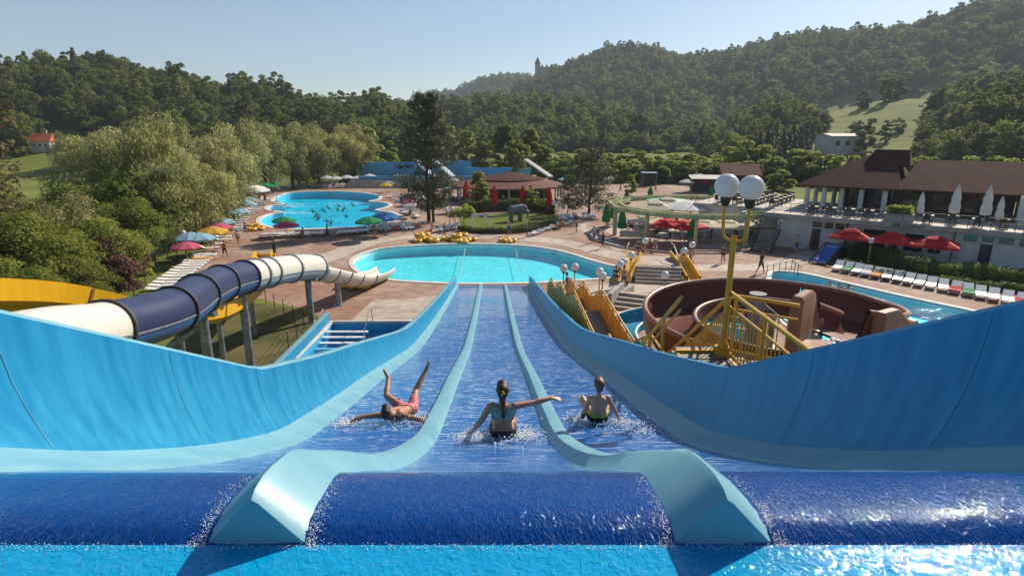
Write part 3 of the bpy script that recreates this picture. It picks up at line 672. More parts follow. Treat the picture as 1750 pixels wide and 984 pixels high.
prof = [(-1.6, 9.735), (1.80, 9.735), (1.86, 9.768), (1.94, 9.78), (2.1, 9.765), (2.3, 9.72), (2.5, 9.60), (2.9, 9.36), (3.6, 8.92), (4.7, 8.30), (5.9, 7.70), (7.0, 7.22), (8.25, 6.84), (10, 6.35), (12, 5.83), (15, 4.98), (18.4, 4.05), (24, 2.95), (30, 1.95), (36, 1.02), (41.6, 0.16)]
PS = np.array([p[0] for p in prof]); PZ = np.array([p[1] for p in prof])
def cat(xs, ys, x):
    i = int(np.clip(np.searchsorted(xs, x) - 1, 0, len(xs) - 2)); h = xs[i + 1] - xs[i]; t = (x - xs[i]) / h
    d = np.gradient(ys, xs); a, b, m0, m1 = ys[i], ys[i + 1], d[i] * h, d[i + 1] * h
    return (2 * t**3 - 3 * t**2 + 1) * a + (t**3 - 2 * t**2 + t) * m0 + (-2 * t**3 + 3 * t**2) * b + (t**3 - t**2) * m1
def fz(s): return float(cat(PS, PZ, s))
SK = -0.0335
def sp(x, s, z): return Vector((x + SK * s - 0.02, s, z))
slide = thing('lane_slide', 'wide blue three lane water slide running down to the turquoise pool', 'water slide', (0, 1, 0))
OFF = Matrix.Translation((0, -1, 0))
def sgrid(name, rows, m, smooth=True, parent=slide):
    b = MB(); b.grid([[OFF @ Vector(p) for p in r] for r in rows]); return b.build(name, m, parent, smooth, recalc=False)
SS = [2.5 + (41.6 - 2.5) * (k / 150) ** 1.6 for k in range(151)]
LE = 2.5      # outer edge of the outer lanes
LN = ['left', 'middle', 'right']
for k, (a, b_) in enumerate(((-LE, -1.02), (-0.78, 0.78), (1.02, LE))):
    o = sgrid('lane', [[sp(x, s, fz(s)) for x in np.linspace(a, b_, 5)] for s in SS], M_LANE)
# rounded blue crest over which the water leaves the basin
ss2 = list(np.linspace(1.80, 2.5, 14))
for a, b_ in ((-5.2, -0.92), (-0.88, 0.88), (0.92, 5.2)):
    sgrid('crest', [[sp(x, s, fz(s) + 0.004) for x in np.linspace(a, b_, 8)] for s in ss2], M_PAD)
bs = MB(); bs.grid([[OFF @ sp(x, s, 9.745 - 0.0) for x in np.linspace(-5.6, 5.6, 6)] for s in (-1.6, 0, 1.0, 1.86)]); bs.build('basin', M_BASIN, slide, True, recalc=False)
# tent shaped dividers
def divider(c0):
    rows = []
    st = [1.812, 1.82] + list(np.linspace(1.86, 2.9, 13)) + [s for s in SS if s > 2.95]
    for s in st:
        t = min(1, max(0, (s - 1.93) / 0.75)); e = min(1, max(0, (s - 2.5) / 3.0)); 
        hgt = (0.165 - 0.055 * min(1, max(0, (s - 1.83) / 0.5))) * (1 - e) + 0.12 * e
        if s <= 1.815: hgt = 0.0
        elif s < 1.83: hgt = 0.165
        bw = 0.165 * (1 - e) + 0.135 * e; tw = 0.022 + (0.085 - 0.022) * min(1, max(0, (s - 2.05) / 1.0))
        z0 = fz(s) - 0.02; c = c0 * float(np.interp(s, [1.8, 3.0, 7.0], [0.945, 0.95, 1.0]))
        if s <= 1.815: rows.append([sp(c + q * (bw + 0.05), s, z0 - 0.02) for q in (-1, -0.77, -0.1, 0, 0.1, 0.77, 1)]); continue
        rows.append([sp(c - bw - 0.05, s, z0), sp(c - bw, s, z0 + 0.03), sp(c - tw, s, z0 + 0.02 + hgt), sp(c, s, z0 + 0.035 + hgt), sp(c + tw, s, z0 + 0.02 + hgt), sp(c + bw, s, z0 + 0.03), sp(c + bw + 0.05, s, z0)])
    return sgrid('divider', rows, M_LEDGE)
divider(-0.9); divider(0.9)
# ledges and side walls
def topz(s): return fz(s) + float(np.interp(s, [-2, 2.4, 3.8, 7.4, 15, 41.6], [0.55, 0.95, 1.2, 0.98, 0.85, 0.62]))
def wall_side(sg):
    rl = []; rw = []; ro = []
    st = [-1.6, 0, 1.2, 2.0, 2.4] + SS[1:]
    # the crease where the steep part ends
    KZ = [(-1.6, 11.5), (2.4, 10.67), (3.52, 10.08), (6.95, 8.26), (7.2, 8.17), (41.6, 0.85)]
    kx = np.array([k[0] for k in KZ]); kz = np.array([k[1] for k in KZ])
    for s in st:
        z = fz(s); f = min(1, max(0, (s - 7.4) / 34)); lw = 0.34 * (1 - f) + 0.14 * f
        o = LE + lw; tw = 0.22 * (1 - f) + 0.02 * f; zt = float(np.interp(s, kx, kz)) if s < 7.2 else fz(s) + float(np.interp(s, [7.2, 12, 19, 41.6], [0.99, 0.84, 0.75, 0.69]))
        if s < 2.4: z = 9.6
        
        rl.append([sp(sg * (LE - 0.02), s, z - 0.01), sp(sg * LE, s, z + 0.03), sp(sg * (LE + 0.05), s, z + 0.05), sp(sg * (LE + lw * 0.7), s, z + 0.09), sp(sg * o, s, z + 0.15)])
        h = zt - z - 0.15
        rw.append([sp(sg * (o + tw * (1 - (1 - t) ** 2.2)), s, z + 0.15 + h * t) for t in (0, 0.06, 0.15, 0.3, 0.5, 0.75, 0.95, 1.0)] )
        e = o + tw
        ro.append([sp(sg * e, s, zt), sp(sg * (e + 0.02), s, zt + 0.03), sp(sg * (e + 0.1), s, zt + 0.035), sp(sg * (e + 0.17), s, zt + 0.01), sp(sg * (e + 0.17), s, zt - 0.07), sp(sg * (e + 0.1), s, zt - 0.09), sp(sg * (e + 0.07), s, z - 0.2)])
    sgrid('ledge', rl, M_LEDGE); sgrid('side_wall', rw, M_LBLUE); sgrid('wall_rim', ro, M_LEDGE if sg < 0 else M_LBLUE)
wall_side(-1); wall_side(1)
# steel frame that carries the slide
for s in (6, 12, 19, 27, 35):
    for x in (-2.6, 2.6):
        b = MB(); b.rod(OFF @ sp(x, s, 0), OFF @ sp(x, s, fz(s) - 0.1), 0.14, n=10); b.build('support_post', mat('galvanised_steel', (0.3, 0.32, 0.34), 0.45, metal=0.7, var=0.2, scale=5), slide, True)
    b = MB(); b.bar(OFF @ sp(-2.8, s, fz(s) - 0.25), OFF @ sp(2.8, s, fz(s) - 0.25), 0.15, 0.25); b.build('cross_beam', MATS['galvanised_steel'], slide)

# moulded panel joints: a raised seam with bolts across each side wall
M_SEAM = mat('seam_sealant', (0.04, 0.24, 0.38), 0.6, var=0.2, scale=8)
for sg in (-1, 1):
    for s0 in (3.4, 5.2, 7.05, 10.0, 13.0, 16.5, 20.5, 25, 30, 35.5):
        f = min(1, max(0, (s0 - 7.4) / 34)); lw = 0.34 * (1 - f) + 0.14 * f; tw = 0.22 * (1 - f) + 0.02 * f; o_ = LE + lw; z = fz(s0)
        zt = float(np.interp(s0, [2.4, 3.52, 6.95, 7.2], [10.67, 10.08, 8.26, 8.17])) if s0 < 7.2 else z + float(np.interp(s0, [7.2, 12, 19, 41.6], [0.99, 0.84, 0.75, 0.69]))
        h = zt - z - 0.15; rows = []
        for ds in (-0.004, 0.004):
            rows.append([OFF @ sp(sg * (o_ + tw * (1 - (1 - t) ** 2.2) - 0.004), s0 + ds, z + 0.15 + h * t) for t in (0.02, 0.06, 0.15, 0.3, 0.5, 0.75, 0.97)])
        b = MB(); b.grid(rows); b.build('panel_seam', M_SEAM, slide, True)
# ---------------------------------------------------------------- the other rides
M_STEEL = MATS['galvanised_steel']
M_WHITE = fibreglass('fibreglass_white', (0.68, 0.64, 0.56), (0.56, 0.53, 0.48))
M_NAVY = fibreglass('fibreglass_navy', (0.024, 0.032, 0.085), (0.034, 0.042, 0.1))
M_NAVYL = fibreglass('fibreglass_blue_shadow', (0.03, 0.12, 0.3), (0.025, 0.1, 0.26))  # translucent lower half of the navy tube, its shadow put into the colour
M_GREYL = fibreglass('fibreglass_grey_shadow', (0.35, 0.47, 0.53), (0.3, 0.42, 0.48))  # translucent lower half of the white tube, shadow mixed into the grey
M_YEL = fibreglass('fibreglass_yellow', (0.72, 0.4, 0.015), (0.6, 0.32, 0.012))
M_BROWN = fibreglass('fibreglass_brown', (0.17, 0.06, 0.042), (0.135, 0.047, 0.034))
M_BROWNL = fibreglass('fibreglass_tan_rim', (0.3, 0.15, 0.095), (0.24, 0.115, 0.075))
M_TEAL = fibreglass('fibreglass_teal', (0.01, 0.27, 0.42), (0.01, 0.22, 0.37))
M_RING = mat('dark_flange', (0.05, 0.045, 0.045), 0.6, var=0.2, scale=4)
M_PAINTY = mat('yellow_paint', (0.62, 0.32, 0.02), 0.45, var=0.14, scale=2.5, bump=0.08, bscale=30)
M_PAINTY2 = mat('pale_yellow_paint', (0.62, 0.45, 0.12), 0.55, var=0.14, scale=2.5)
def frames(path):
    out = []
    for i, p in enumerate(path):
        t = (path[min(i + 1, len(path) - 1)] - path[max(i - 1, 0)]).normalized(); sd_ = t.cross(Vector((0, 0, 1))).normalized(); out.append((p, t, sd_, sd_.cross(t)))
    return out
def sweep(path, sec, loop=False, org=Vector((0, 0, 0))):
    """sec(i, n) -> list of (sideways, up) pairs"""
    b = MB(); rows = []; fr = frames(path); n = len(fr)
    for i, (p, t, s, u) in enumerate(fr): rows.append([p + s * a + u * c - org for a, c in sec(i, n)])
    b.grid(rows, close=loop); return b
def circ(r, a0=0, a1=360, n=24): return [(r * math.cos(R(a0 + (a1 - a0) * k / n)), r * math.sin(R(a0 + (a1 - a0) * k / n))) for k in range(n + 1)]

# --- white and navy tube slide
tp = smooth_path([(-9.6, 9.5, 7.25), (-10.3, 12.2, 6.7), (-10.8, 14.7, 6.08), (-11.0, 18.1, 5.55), (-12.0, 22.0, 5.15), (-12.5, 25.4, 4.72), (-12.45, 30.2, 4.0), (-12.05, 33.8, 3.35), (-11.5, 37.0, 2.35), (-10.8, 40.2, 1.25), (-10.1, 43.0, 0.9), (-9.8, 44.2, 0.95)], 8)
tube = thing('tube_slide', 'white and navy closed tube slide on steel posts beside the blue lanes', 'water slide', (-12.7, 26.6, 0)); TO = Vector((-12.7, 26.6, 0))
ntp = len(tp)
def seg(a, b): return tp[a:b + 1]
def upto(Y): return next(i for i, p in enumerate(tp) if p.y >= Y)
i1, i2, i3 = upto(14.4), upto(26.2), upto(34.6)
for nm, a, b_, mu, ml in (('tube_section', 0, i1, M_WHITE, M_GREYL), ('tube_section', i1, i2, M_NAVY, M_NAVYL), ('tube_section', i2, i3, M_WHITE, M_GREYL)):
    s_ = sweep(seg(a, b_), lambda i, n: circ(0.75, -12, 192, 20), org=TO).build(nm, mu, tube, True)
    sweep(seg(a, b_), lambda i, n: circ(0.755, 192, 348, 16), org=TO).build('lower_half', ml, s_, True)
    sweep(seg(a, b_), lambda i, n: [(0.74 + c * 0.5, -0.16 + d) for c, d in circ(0.035, 0, 360, 6)], org=TO).build('seam', M_STEEL, s_, True)
# open run out with low walls
def open_sec(i, n):
    f = i / (n - 1); top = 60 * (1 - f) ** 2
    return circ(0.76, 180 - top * 0.5, 360 + top * 0.1, 18)
ro = sweep(seg(i3, ntp - 1), open_sec, org=TO).build('runout_trough', M_WHITE, tube, True)
so = ro.modifiers.new('shell', 'SOLIDIFY'); so.thickness = 0.05; so.offset = 1
for Y in (14.4, 17.8, 20.6, 24.0, 26.2, 27.6, 29.0, 31.6, 34.6):
    k = upto(Y); sweep(tp[k:k + 2] if (tp[k + 1] - tp[k]).length > 0.1 else tp[k:k + 3], lambda i, n: circ(0.83, 0, 360, 24), org=TO)
    p, t, s_, u = frames(tp)[k]; b = MB()
    b.grid([[p + t * e + s_ * x + u * y - TO for x, y in circ(rr2, 0, 360, 24)[:-1]] for e, rr2 in ((-0.05, 0.75), (-0.05, 0.83), (0.05, 0.83), (0.05, 0.75))], close=True); b.build('flange_ring', M_RING if Y < 27 else M_STEEL, tube, True)
for Y in (36.2, 37.8, 39.4, 41):
    k = upto(Y); p, t, s_, u = frames(tp)[k]; b = MB()
    b.grid([[p + t * e + s_ * x + u * y - TO for x, y in circ(rr2, 178, 362, 14)] for e, rr2 in ((-0.04, 0.765), (-0.04, 0.86), (0.04, 0.86), (0.04, 0.765))]); b.build('flange_ring', M_STEEL, tube, True)
for X, Y, zt in ((-12.0, 21.6, 4.35), (-12.75, 26.6, 3.85), (-12.1, 33.6, 2.7), (-11.45, 37.1, 1.7)):
    b = MB(); b.rod((X - TO.x, Y - TO.y, 0), (X - TO.x, Y - TO.y, zt - 0.12), 0.19, n=14); b.box((X - TO.x, Y - TO.y, 0.02), (0.6, 0.6, 0.04)); b.build('support_post', M_STEEL, tube, True)
    b = MB(); b.bar((X - TO.x - 0.55, Y - TO.y, zt - 0.02), (X - TO.x + 0.55, Y - TO.y, zt - 0.02), 0.3, 0.16); b.build('saddle', M_STEEL, tube)
b = MB(); b.rod((-14.0 - TO.x, 20.4 - TO.y, 2.6), (-12.0 - TO.x, 21.6 - TO.y, 3.9), 0.09); b.build('brace', M_STEEL, tube, True)

# --- open yellow slide that dives under the tube
yp = smooth_path([(-13.6, 9.0, 8.3), (-14.1, 13.0, 7.2), (-14.2, 17.0, 6.0), (-13.6, 20.0, 4.6), (-12.9, 22.3, 3.7), (-13.3, 26.0, 2.95), (-15.0, 33, 2.2), (-18.0, 41, 1.4), (-20.9, 48.0, 0.55), (-21.6, 50.0, 0.35)], 8)
YO = Vector((-13.5, 24, 0)); ysl = thing('open_slide', 'bright yellow open trough slide passing under the navy tube', 'water slide', YO)
# the finished trough runs in four moulded pieces
nyp = len(yp)
for a, b_ in ((0, 18), (18, 36), (36, 54), (54, nyp - 1)):
    o = sweep(yp[a:b_ + 1], lambda i, n: [(-0.72, 0.75), (-0.62, 0.75), (-0.58, 0.2), (-0.4, 0.02), (0, -0.05), (0.4, 0.02), (0.58, 0.2), (0.62, 0.75), (0.72, 0.75), (0.66, 0.15), (0.45, -0.06), (0, -0.14), (-0.45, -0.06), (-0.66, 0.15), (-0.72, 0.75)], org=YO).build('trough_piece', M_YEL, ysl, True)
for k in (9, 18, 27, 36, 45, 54):
    p, t, s_, u = frames(yp)[k]; b = MB(); b.grid([[p + t * e + s_ * x + u * y - YO for x, y in [(-0.74, 0.75), (-0.69, 0.14), (-0.47, -0.1), (0, -0.18), (0.47, -0.1), (0.69, 0.14), (0.74, 0.75)]] for e in (-0.05, 0.05)]); b.build('joint_rib', mat('worn_brown_rib', (0.25, 0.12, 0.02), 0.7), ysl)
for k in (22, 30, 38, 46, 56, 64):
    p = yp[k]; b = MB(); b.rod((p.x - YO.x, p.y - YO.y, 0), (p.x - YO.x, p.y - YO.y, p.z - 0.14), 0.12, n=10); b.build('support_post', M_STEEL, ysl, True)
b = MB(); e = yp[-1] - YO; b.box((e.x, e.y + 0.3, 0.35), (1.7, 0.1, 0.7)); b.build('end_plate', M_YEL, ysl)

# --- brown spiral slide
BC = Vector((10.35, 22.9, 0)); br = thing('spiral_slide', 'wide brown spiral water slide curling round beside the yellow stairs', 'water slide', BC)
TH = [-78, -40, 0, 45, 90, 135, 180, 225, 270, 300]; FZ = [4.05, 3.4, 2.95, 2.8, 2.72, 2.62, 2.5, 2.35, 2.2, 2.0]
bp_ = []
for k in range(127):
    a = -78 + 378 * k / 126; bp_.append(Vector((3.75 * math.cos(R(a)), 3.75 * math.sin(R(a)), float(np.interp(a, TH, FZ)) + 0.2)))
bp_ += smooth_path([bp_[-1] + Vector((0.12, 0.07, -0.01)), Vector((4.6, -2.2, 1.65)), Vector((7.4, 0.6, 1.0)), Vector((9.9, 3.6, 0.35))], 7)
def bsec(i, n):
    w = 1.35 if i < 127 else 1.0
    ho = 1.22 if i < 127 else max(0.6, 1.22 - (i - 126) * 0.06); hi = 0.85 if i < 127 else ho
    return [(1.0, ho), (0.99, 0.45), (0.82, 0.1), (0.45, 0.0), (-0.45, 0.0), (-0.82, 0.1), (-0.99, 0.4), (-1.0, hi)]
def shell(sec, d=0.08):
    def f(i, n):
        s_ = sec(i, n); return s_ + [(a + (d if a > 0 else -d), c - (0.0 if abs(a) > 0.95 else d)) for a, c in reversed(s_)] 
    return f
pieces = ((0, 18), (18, 42), (42, 66), (66, 90), (90, 108), (108, 126), (126, len(bp_) - 1))
for a, b_ in pieces:
    o = sweep(bp_[a:b_ + 1], lambda i, n, a=a: shell(bsec)(i + a, n)).build('trough_piece', M_BROWN, br, True)
sweep(bp_, lambda i, n: [(1.04 + c, bsec(i, n)[0][1] + d) for c, d in circ(0.11, 0, 360, 10)]).build('outer_rim', M_BROWNL, br, True)
sweep(bp_, lambda i, n: [(-1.04 + c, bsec(i, n)[-1][1] + d) for c, d in circ(0.11, 0, 360, 10)]).build('inner_rim', M_BROWNL, br, True)
# tall rounded fins at the start
def fin(p, ang, ln, zb, z0, z1, th=0.42):
    """upright fin along direction ang, tall at its near end, sweeping down at the far end"""
    d = Vector((math.cos(R(ang)), math.sin(R(ang)), 0)); s_ = Vector((-d.y, d.x, 0)); rows = []
    for k in range(15):
        t = k / 14; top = z1 + (z0 - z1) * (1 - min(1, max(0, (t - 0.42) / 0.5))) ** 1.6 if t > 0.42 else z0
        c = p + d * ln * t; w_ = th / 2
        rows.append([c + s_ * (-w_) + Vector((0, 0, zb)), c + s_ * (-w_) + Vector((0, 0, top - 0.12)), c + s_ * (-w_ * 0.6) + Vector((0, 0, top)), c + s_ * (w_ * 0.6) + Vector((0, 0, top)), c + s_ * w_ + Vector((0, 0, top - 0.12)), c + s_ * w_ + Vector((0, 0, zb))])
    b = MB(); b.grid(rows); b.add(rows[0], [tuple(range(6))]); b.add(rows[-1], [tuple(range(6))]); return b.build('end_fin', M_BROWNL, br, True)
fin(Vector((-1.1, -4.7, 0)), 48, 3.0, 3.0, 6.0, 4.6); fin(Vector((1.6, -4.8, 0)), 30, 2.2, 3.0, 5.5, 4.9)
b = MB(); b.grid([[Vector((x, y, 4.3 - 0.02 * y)) for x in np.linspace(-0.9, 1.7, 4)] for y in np.linspace(-6.2, -4.3, 4)]); b.build('start_floor', M_BROWNL, br, True)
foam_m = mat('white_water', (0.8, 0.84, 0.86), 0.5, var=0.1, scale=14, bump=0.5, bscale=30)
b = MB(); g_ = random.Random(4)
for k in range(40): b.ball((0.35 + g_.gauss(0, 0.32), -4.9 + g_.gauss(0, 0.4), 4.36 + abs(g_.gauss(0, 0.05))), g_.uniform(0.03, 0.1), 6, 4, (1, 1, 0.5))
kind(b.build('water_foam', foam_m, br, True), 'stuff')
for a, r_ in ((60, 3.75), (120, 3.75), (180, 3.75), (235, 3.75), (0, 3.75), (300, 3.75)):
    X, Y = r_ * math.cos(R(a)), r_ * math.sin(R(a)); z = float(np.interp(a, TH, FZ)) - 0.1
    b = MB(); b.rod((X, Y, 0), (X, Y, z), 0.16, n=12); b.build('support_post', M_STEEL, br, True)
b = MB(); b.rod((0.35, 1.6, 0), (0.35, 1.6, 4.35), 0.36, n=18); b.build('centre_column', M_CONC, br, True)
for a in (60, 150, 200, 330):
    b = MB(); b.rod((0.35, 1.6, 4.1), (2.75 * math.cos(R(a)), 2.75 * math.sin(R(a)), float(np.interp(a, TH, FZ)) + 0.4), 0.035); b.build('stay_rod', M_STEEL, br, True)

# --- teal slide below it
TC = Vector((8.6, 27.0, 0)); tl = thing('open_slide', 'teal blue curved trough slide with white rim below the brown spiral', 'water slide', TC)
tpath = [Vector((3.4 * math.cos(R(a)), 3.0 * math.sin(R(a)), 1.7 - (a - 20) * 0.0048)) for a in range(20, 300, 6)]
def tsec(i, n): return [(0.85, 0.55), (0.8, 0.2), (0.5, 0.0), (-0.5, 0.0), (-0.8, 0.2), (-0.85, 0.55)]
for a, b_ in ((0, 16), (16, 32), (32, len(tpath) - 1)): sweep(tpath[a:b_ + 1], shell(tsec, 0.06)).build('trough_piece', M_TEAL, tl, True)
M_RIMW = mat('white_rim', (0.72, 0.74, 0.74), 0.45)
for sg in (1, -1): sweep(tpath, lambda i, n: [(sg * 0.88 + c, 0.56 + d) for c, d in circ(0.06, 0, 360, 8)]).build('rim', M_RIMW, tl, True)
for a in (60, 150, 220):
    b = MB(); b.rod((3.4 * math.cos(R(a)), 3 * math.sin(R(a)), 0), (3.4 * math.cos(R(a)), 3 * math.sin(R(a)), 1.6 - (a - 20) * 0.0048), 0.12); b.build('support_post', M_STEEL, tl, True)

# --- yellow stairs up beside the lanes
def rail_run(parent, pts, h=1.05, post=0.05, every=1.2, balusters=0.0, m=M_PAINTY, mid=True, endpost=False):
    pts = [Vector(p) for p in pts]
    up = Vector((0, 0, 1))
    b = MB(); b.pipe([p + up * h for p in pts], 0.035); o = b.build('handrail', m, parent, True)
    if mid: b = MB(); b.pipe([p + up * h * 0.78 for p in pts], 0.022); b.build('middle_rail', m, parent, True)
    for a, c in zip(pts[:-1], pts[1:]):
        n = max(1, round((c - a).length / every))
        for k in range(n + (1 if endpost else 0)):
            q_ = a.lerp(c, k / n); b = MB(); b.box((q_.x, q_.y, q_.z + h / 2), (post, post, h)); b.build('rail_post', m, parent)
        if balusters:
            b = MB(); b.pipe([a + up * 0.1, c + up * 0.1], 0.02); b.build('bottom_rail', m, parent)
            nb = int((c - a).length / balusters)
            for k in range(1, nb):
                q_ = a.lerp(c, k / nb); b = MB(); b.rod(q_ + up * 0.1, q_ + up * h * 0.78, 0.012, n=6); b.build('baluster', m, parent)
ST = Vector((4.6, 25, 0)); st = thing('yellow_staircase', 'yellow steel staircase climbing beside the blue lanes to the slide tops', 'staircase', ST)
lv = [(38.5, 0.0), (35.6, 1.2), (33.4, 1.2), (30.4, 2.3), (28.0, 2.3), (25.0, 3.3), (18.5, 3.3), (16.4, 4.3), (14.4, 4.3), (9.95, 7.3), (5.4, 7.3)]
M_GRATE = mat('grating', (0.2, 0.19, 0.17), 0.6, metal=0.5, var=0.3, scale=20)
def sx(y): return float(np.interp(y, [5.4, 9.95, 14.4, 20, 40], [3.42, 3.42, 3.5, 3.5, 3.0])) - ST.x
def hw_(y): return 0.4 if y < 14.5 else 0.6
for (ya, za), (yb, zb) in zip(lv[:-1], lv[1:]):
    if za != zb:
        n = round((zb - za) / 0.18)
        for k in range(n):
            t = (k + 0.5) / n; y = ya + (yb - ya) * t
            b = MB(); b.box((sx(y), y - ST.y, za + (zb - za) * (k + 1) / n - 0.02), (2 * hw_(y) - 0.05, 0.34, 0.04)); b.build('tread', M_GRATE, st)
    else:
        nb = max(2, int((ya - yb) / 0.3))
        for k in range(nb):
            y = ya + (yb - ya) * (k + 0.5) / nb; b = MB(); b.box((sx(y), y - ST.y, za - 0.02), (2 * hw_(y) - 0.05, (ya - yb) / nb * 0.82, 0.04)); b.build('deck_slat', M_GRATE, st)
    for sq_ in (-1, 1):
        sg = sq_ * (hw_((ya + yb) / 2) + 0.02)
        a = Vector((sx(ya) + sg, ya - ST.y, za)); c = Vector((sx(yb) + sg, yb - ST.y, zb))
        b = MB(); b.bar(a - Vector((0, 0, 0.12)), c - Vector((0, 0, 0.12)), 0.06, 0.26); b.build('stringer', M_PAINTY, st)
        if ya > 20:   # solid yellow side sheets on the lower flights
            b = MB(); u1 = Vector((0, 0, 0.02)); u2 = Vector((0, 0, 0.9)); w_ = Vector((0.012, 0, 0))
            b.add([a + u1 - w_, c + u1 - w_, c + u2 - w_, a + u2 - w_, a + u1 + w_, c + u1 + w_, c + u2 + w_, a + u2 + w_], [(0, 1, 2, 3), (7, 6, 5, 4), (0, 4, 5, 1), (3, 2, 6, 7), (0, 3, 7, 4), (1, 5, 6, 2)]); b.build('side_sheet', M_PAINTY, st)
        
        if ya > 10 or sg > 0: rail_run(st, [a, c], 1.15 if ya < 10 else 1.05, every=1.4, balusters=0.13 if ya < 10 else (0.12 if ya < 15 and sg > 0 else 0), endpost=ya < 10)
for y, z in ((34.5, 1.2), (29.2, 2.3), (22, 3.3), (15.4, 4.3), (9.4, 7.3), (6.5, 7.3)):
    for sg in (-1, 1):
        x = sx(y) + sg * (hw_(y) - 0.05); b = MB(); b.rod((x, y - ST.y, 0), (x, y - ST.y, z - 0.1), 0.06, n=8); b.build('support_post', M_PAINTY, st, True)
# side landing that leads off towards the brown slide, with its back rail
b0 = Vector((3.9, 9.85, 7.3)) - ST; b1 = Vector((4.75, 9.25, 7.3)) - ST
rail_run(st, [b0 + Vector((0.03, -0.02, 0)), b1], 1.1, every=1.0, balusters=0.13)
for k in range(4):
    q_ = b0.lerp(b1, (k + 0.5) / 4) - Vector((0, 0.55, 0.02)); b = MB(); b.box((q_.x, q_.y, q_.z), (0.2, 1.0, 0.04)); b.build('deck_slat', M_GRATE, st)
b = MB(); b.bar(Vector((2.98, 9.98, 7.2)) - ST, Vector((4.0, 9.98, 7.2)) - ST, 0.08, 0.3); b.build('edge_beam', M_PAINTY, st)
b = MB(); b.box(Vector((3.78, 9.85, 7.2)) - ST, (0.26, 0.26, 0.5)); b.build('lamp_socket', M_PAINTY, st)
# ---------------------------------------------------------------- buildings
M_WALLW = mat('white_render', (0.62, 0.6, 0.57), 0.85, 0.2, var=0.1, scale=0.8, bump=0.1)
M_TILE = mat('brown_roof_tiles', (0.1, 0.04, 0.03), 0.9, 0.1, col2=(0.06, 0.026, 0.02), scale=1.2, bump=0.5, bscale=12, detail=8)
M_DARKW = mat('dark_timber', (0.06, 0.04, 0.03), 0.8, var=0.2, scale=3)
M_GLASS = mat('dark_glass', (0.02, 0.025, 0.03), 0.08, 0.6, var=0.3, scale=0.7)
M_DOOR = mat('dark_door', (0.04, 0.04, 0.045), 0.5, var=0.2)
M_TERR = mat('terrace_tiles', (0.5, 0.44, 0.38), 0.8, 0.25, var=0.12, scale=1.2)
M_METAL = mat('dark_metal', (0.06, 0.06, 0.06), 0.5, metal=0.6, var=0.2)
M_RED = mat('red_canvas', (0.6, 0.025, 0.03), 0.75, 0.2, var=0.1, scale=2, trans=0.15)
M_CREAM = mat('cream_canvas', (0.68, 0.58, 0.42), 0.8, 0.2, var=0.08, scale=2, trans=0.15)
M_WHITEC = mat('white_canvas', (0.74, 0.71, 0.66), 0.8, 0.2, var=0.08, scale=2, trans=0.12)
M_GREENC = mat('green_canvas', (0.015, 0.2, 0.06), 0.8, 0.2, var=0.12, scale=3)
FA = Vector((28.3, 56.2, 0)); FE = Vector((0.784, -0.6207, 0)); FN = Vector((0.6207, 0.784, 0)); FROT = math.atan2(FE.y, FE.x)
def FP(k, d, z): return FA + FE * k + FN * d + Vector((0, 0, z))
bd = thing('restaurant_building', 'white two storey restaurant with brown tiled roof and open terrace', 'building', FA, FROT)
# local frame: x along the facade towards the camera side, y inwards
def part(nm, m, fn, parent=bd, smooth=False):
    b = MB(); fn(b); return b.build(nm, m, parent, smooth)
W0, W1 = -2.5, 34
part('wall', M_WALLW, lambda b: b.box(((W0 + W1) / 2, 6, 1.55), (W1 - W0, 12, 3.1)))
part('terrace_slab', M_TERR, lambda b: b.box(((W0 + W1) / 2 - 0.5, 6 - 0.35, 3.22), (W1 - W0 + 1.2, 12.7, 0.24)))
part('terrace_fascia', M_CONC, lambda b: b.box(((W0 + W1) / 2 - 0.5, -0.74, 3.14), (W1 - W0 + 1.2, 0.08, 0.42)))
def opening(x0, x1, z0, z1, door=False):
    f = part('door' if door else 'window', M_DOOR if door else M_GLASS, lambda b: b.box(((x0 + x1) / 2, -0.01, (z0 + z1) / 2), (x1 - x0, 0.08, z1 - z0)))
    t = 0.07
    def fr(b):
        for x in (x0 - t / 2, x1 + t / 2): b.box((x, -0.03, (z0 + z1) / 2), (t, 0.12, z1 - z0 + 2 * t))
        b.box(((x0 + x1) / 2, -0.03, z1 + t / 2), (x1 - x0, 0.118, t))
        if not door: b.box(((x0 + x1) / 2, -0.05, z0 - t / 2), (x1 - x0, 0.16, t))
    part('frame', M_WALLW, fr, f)
for a in ((0.7, 1.5, 0, 2.1, True), (0.7, 1.5, 2.25, 2.75), (1.75, 2.5, 2.2, 2.75), (2.65, 3.4, 2.2, 2.75), (5.0, 6.8, 0.9, 2.5), (7.1, 7.8, 0, 2.2, True), (8.2, 9.6, 0.9, 2.4), (10.0, 10.9, 0.9, 2.4), (12.3, 13.2, 2.2, 2.75), (13.5, 14.3, 0, 2.1, True), (13.5, 14.3, 2.25, 2.75), (14.6, 15.6, 2.2, 2.75), (15.9, 17.0, 2.15, 2.75), (18.2, 19.4, 0, 2.1, True)): opening(*a)
part('drain_pipe', M_METAL, lambda b: b.rod((3.65, -0.12, 0), (3.65, -0.12, 3.0), 0.06))
part('drain_pipe', M_METAL, lambda b: b.rod((11.7, -0.12, 0), (11.7, -0.12, 3.0), 0.04))
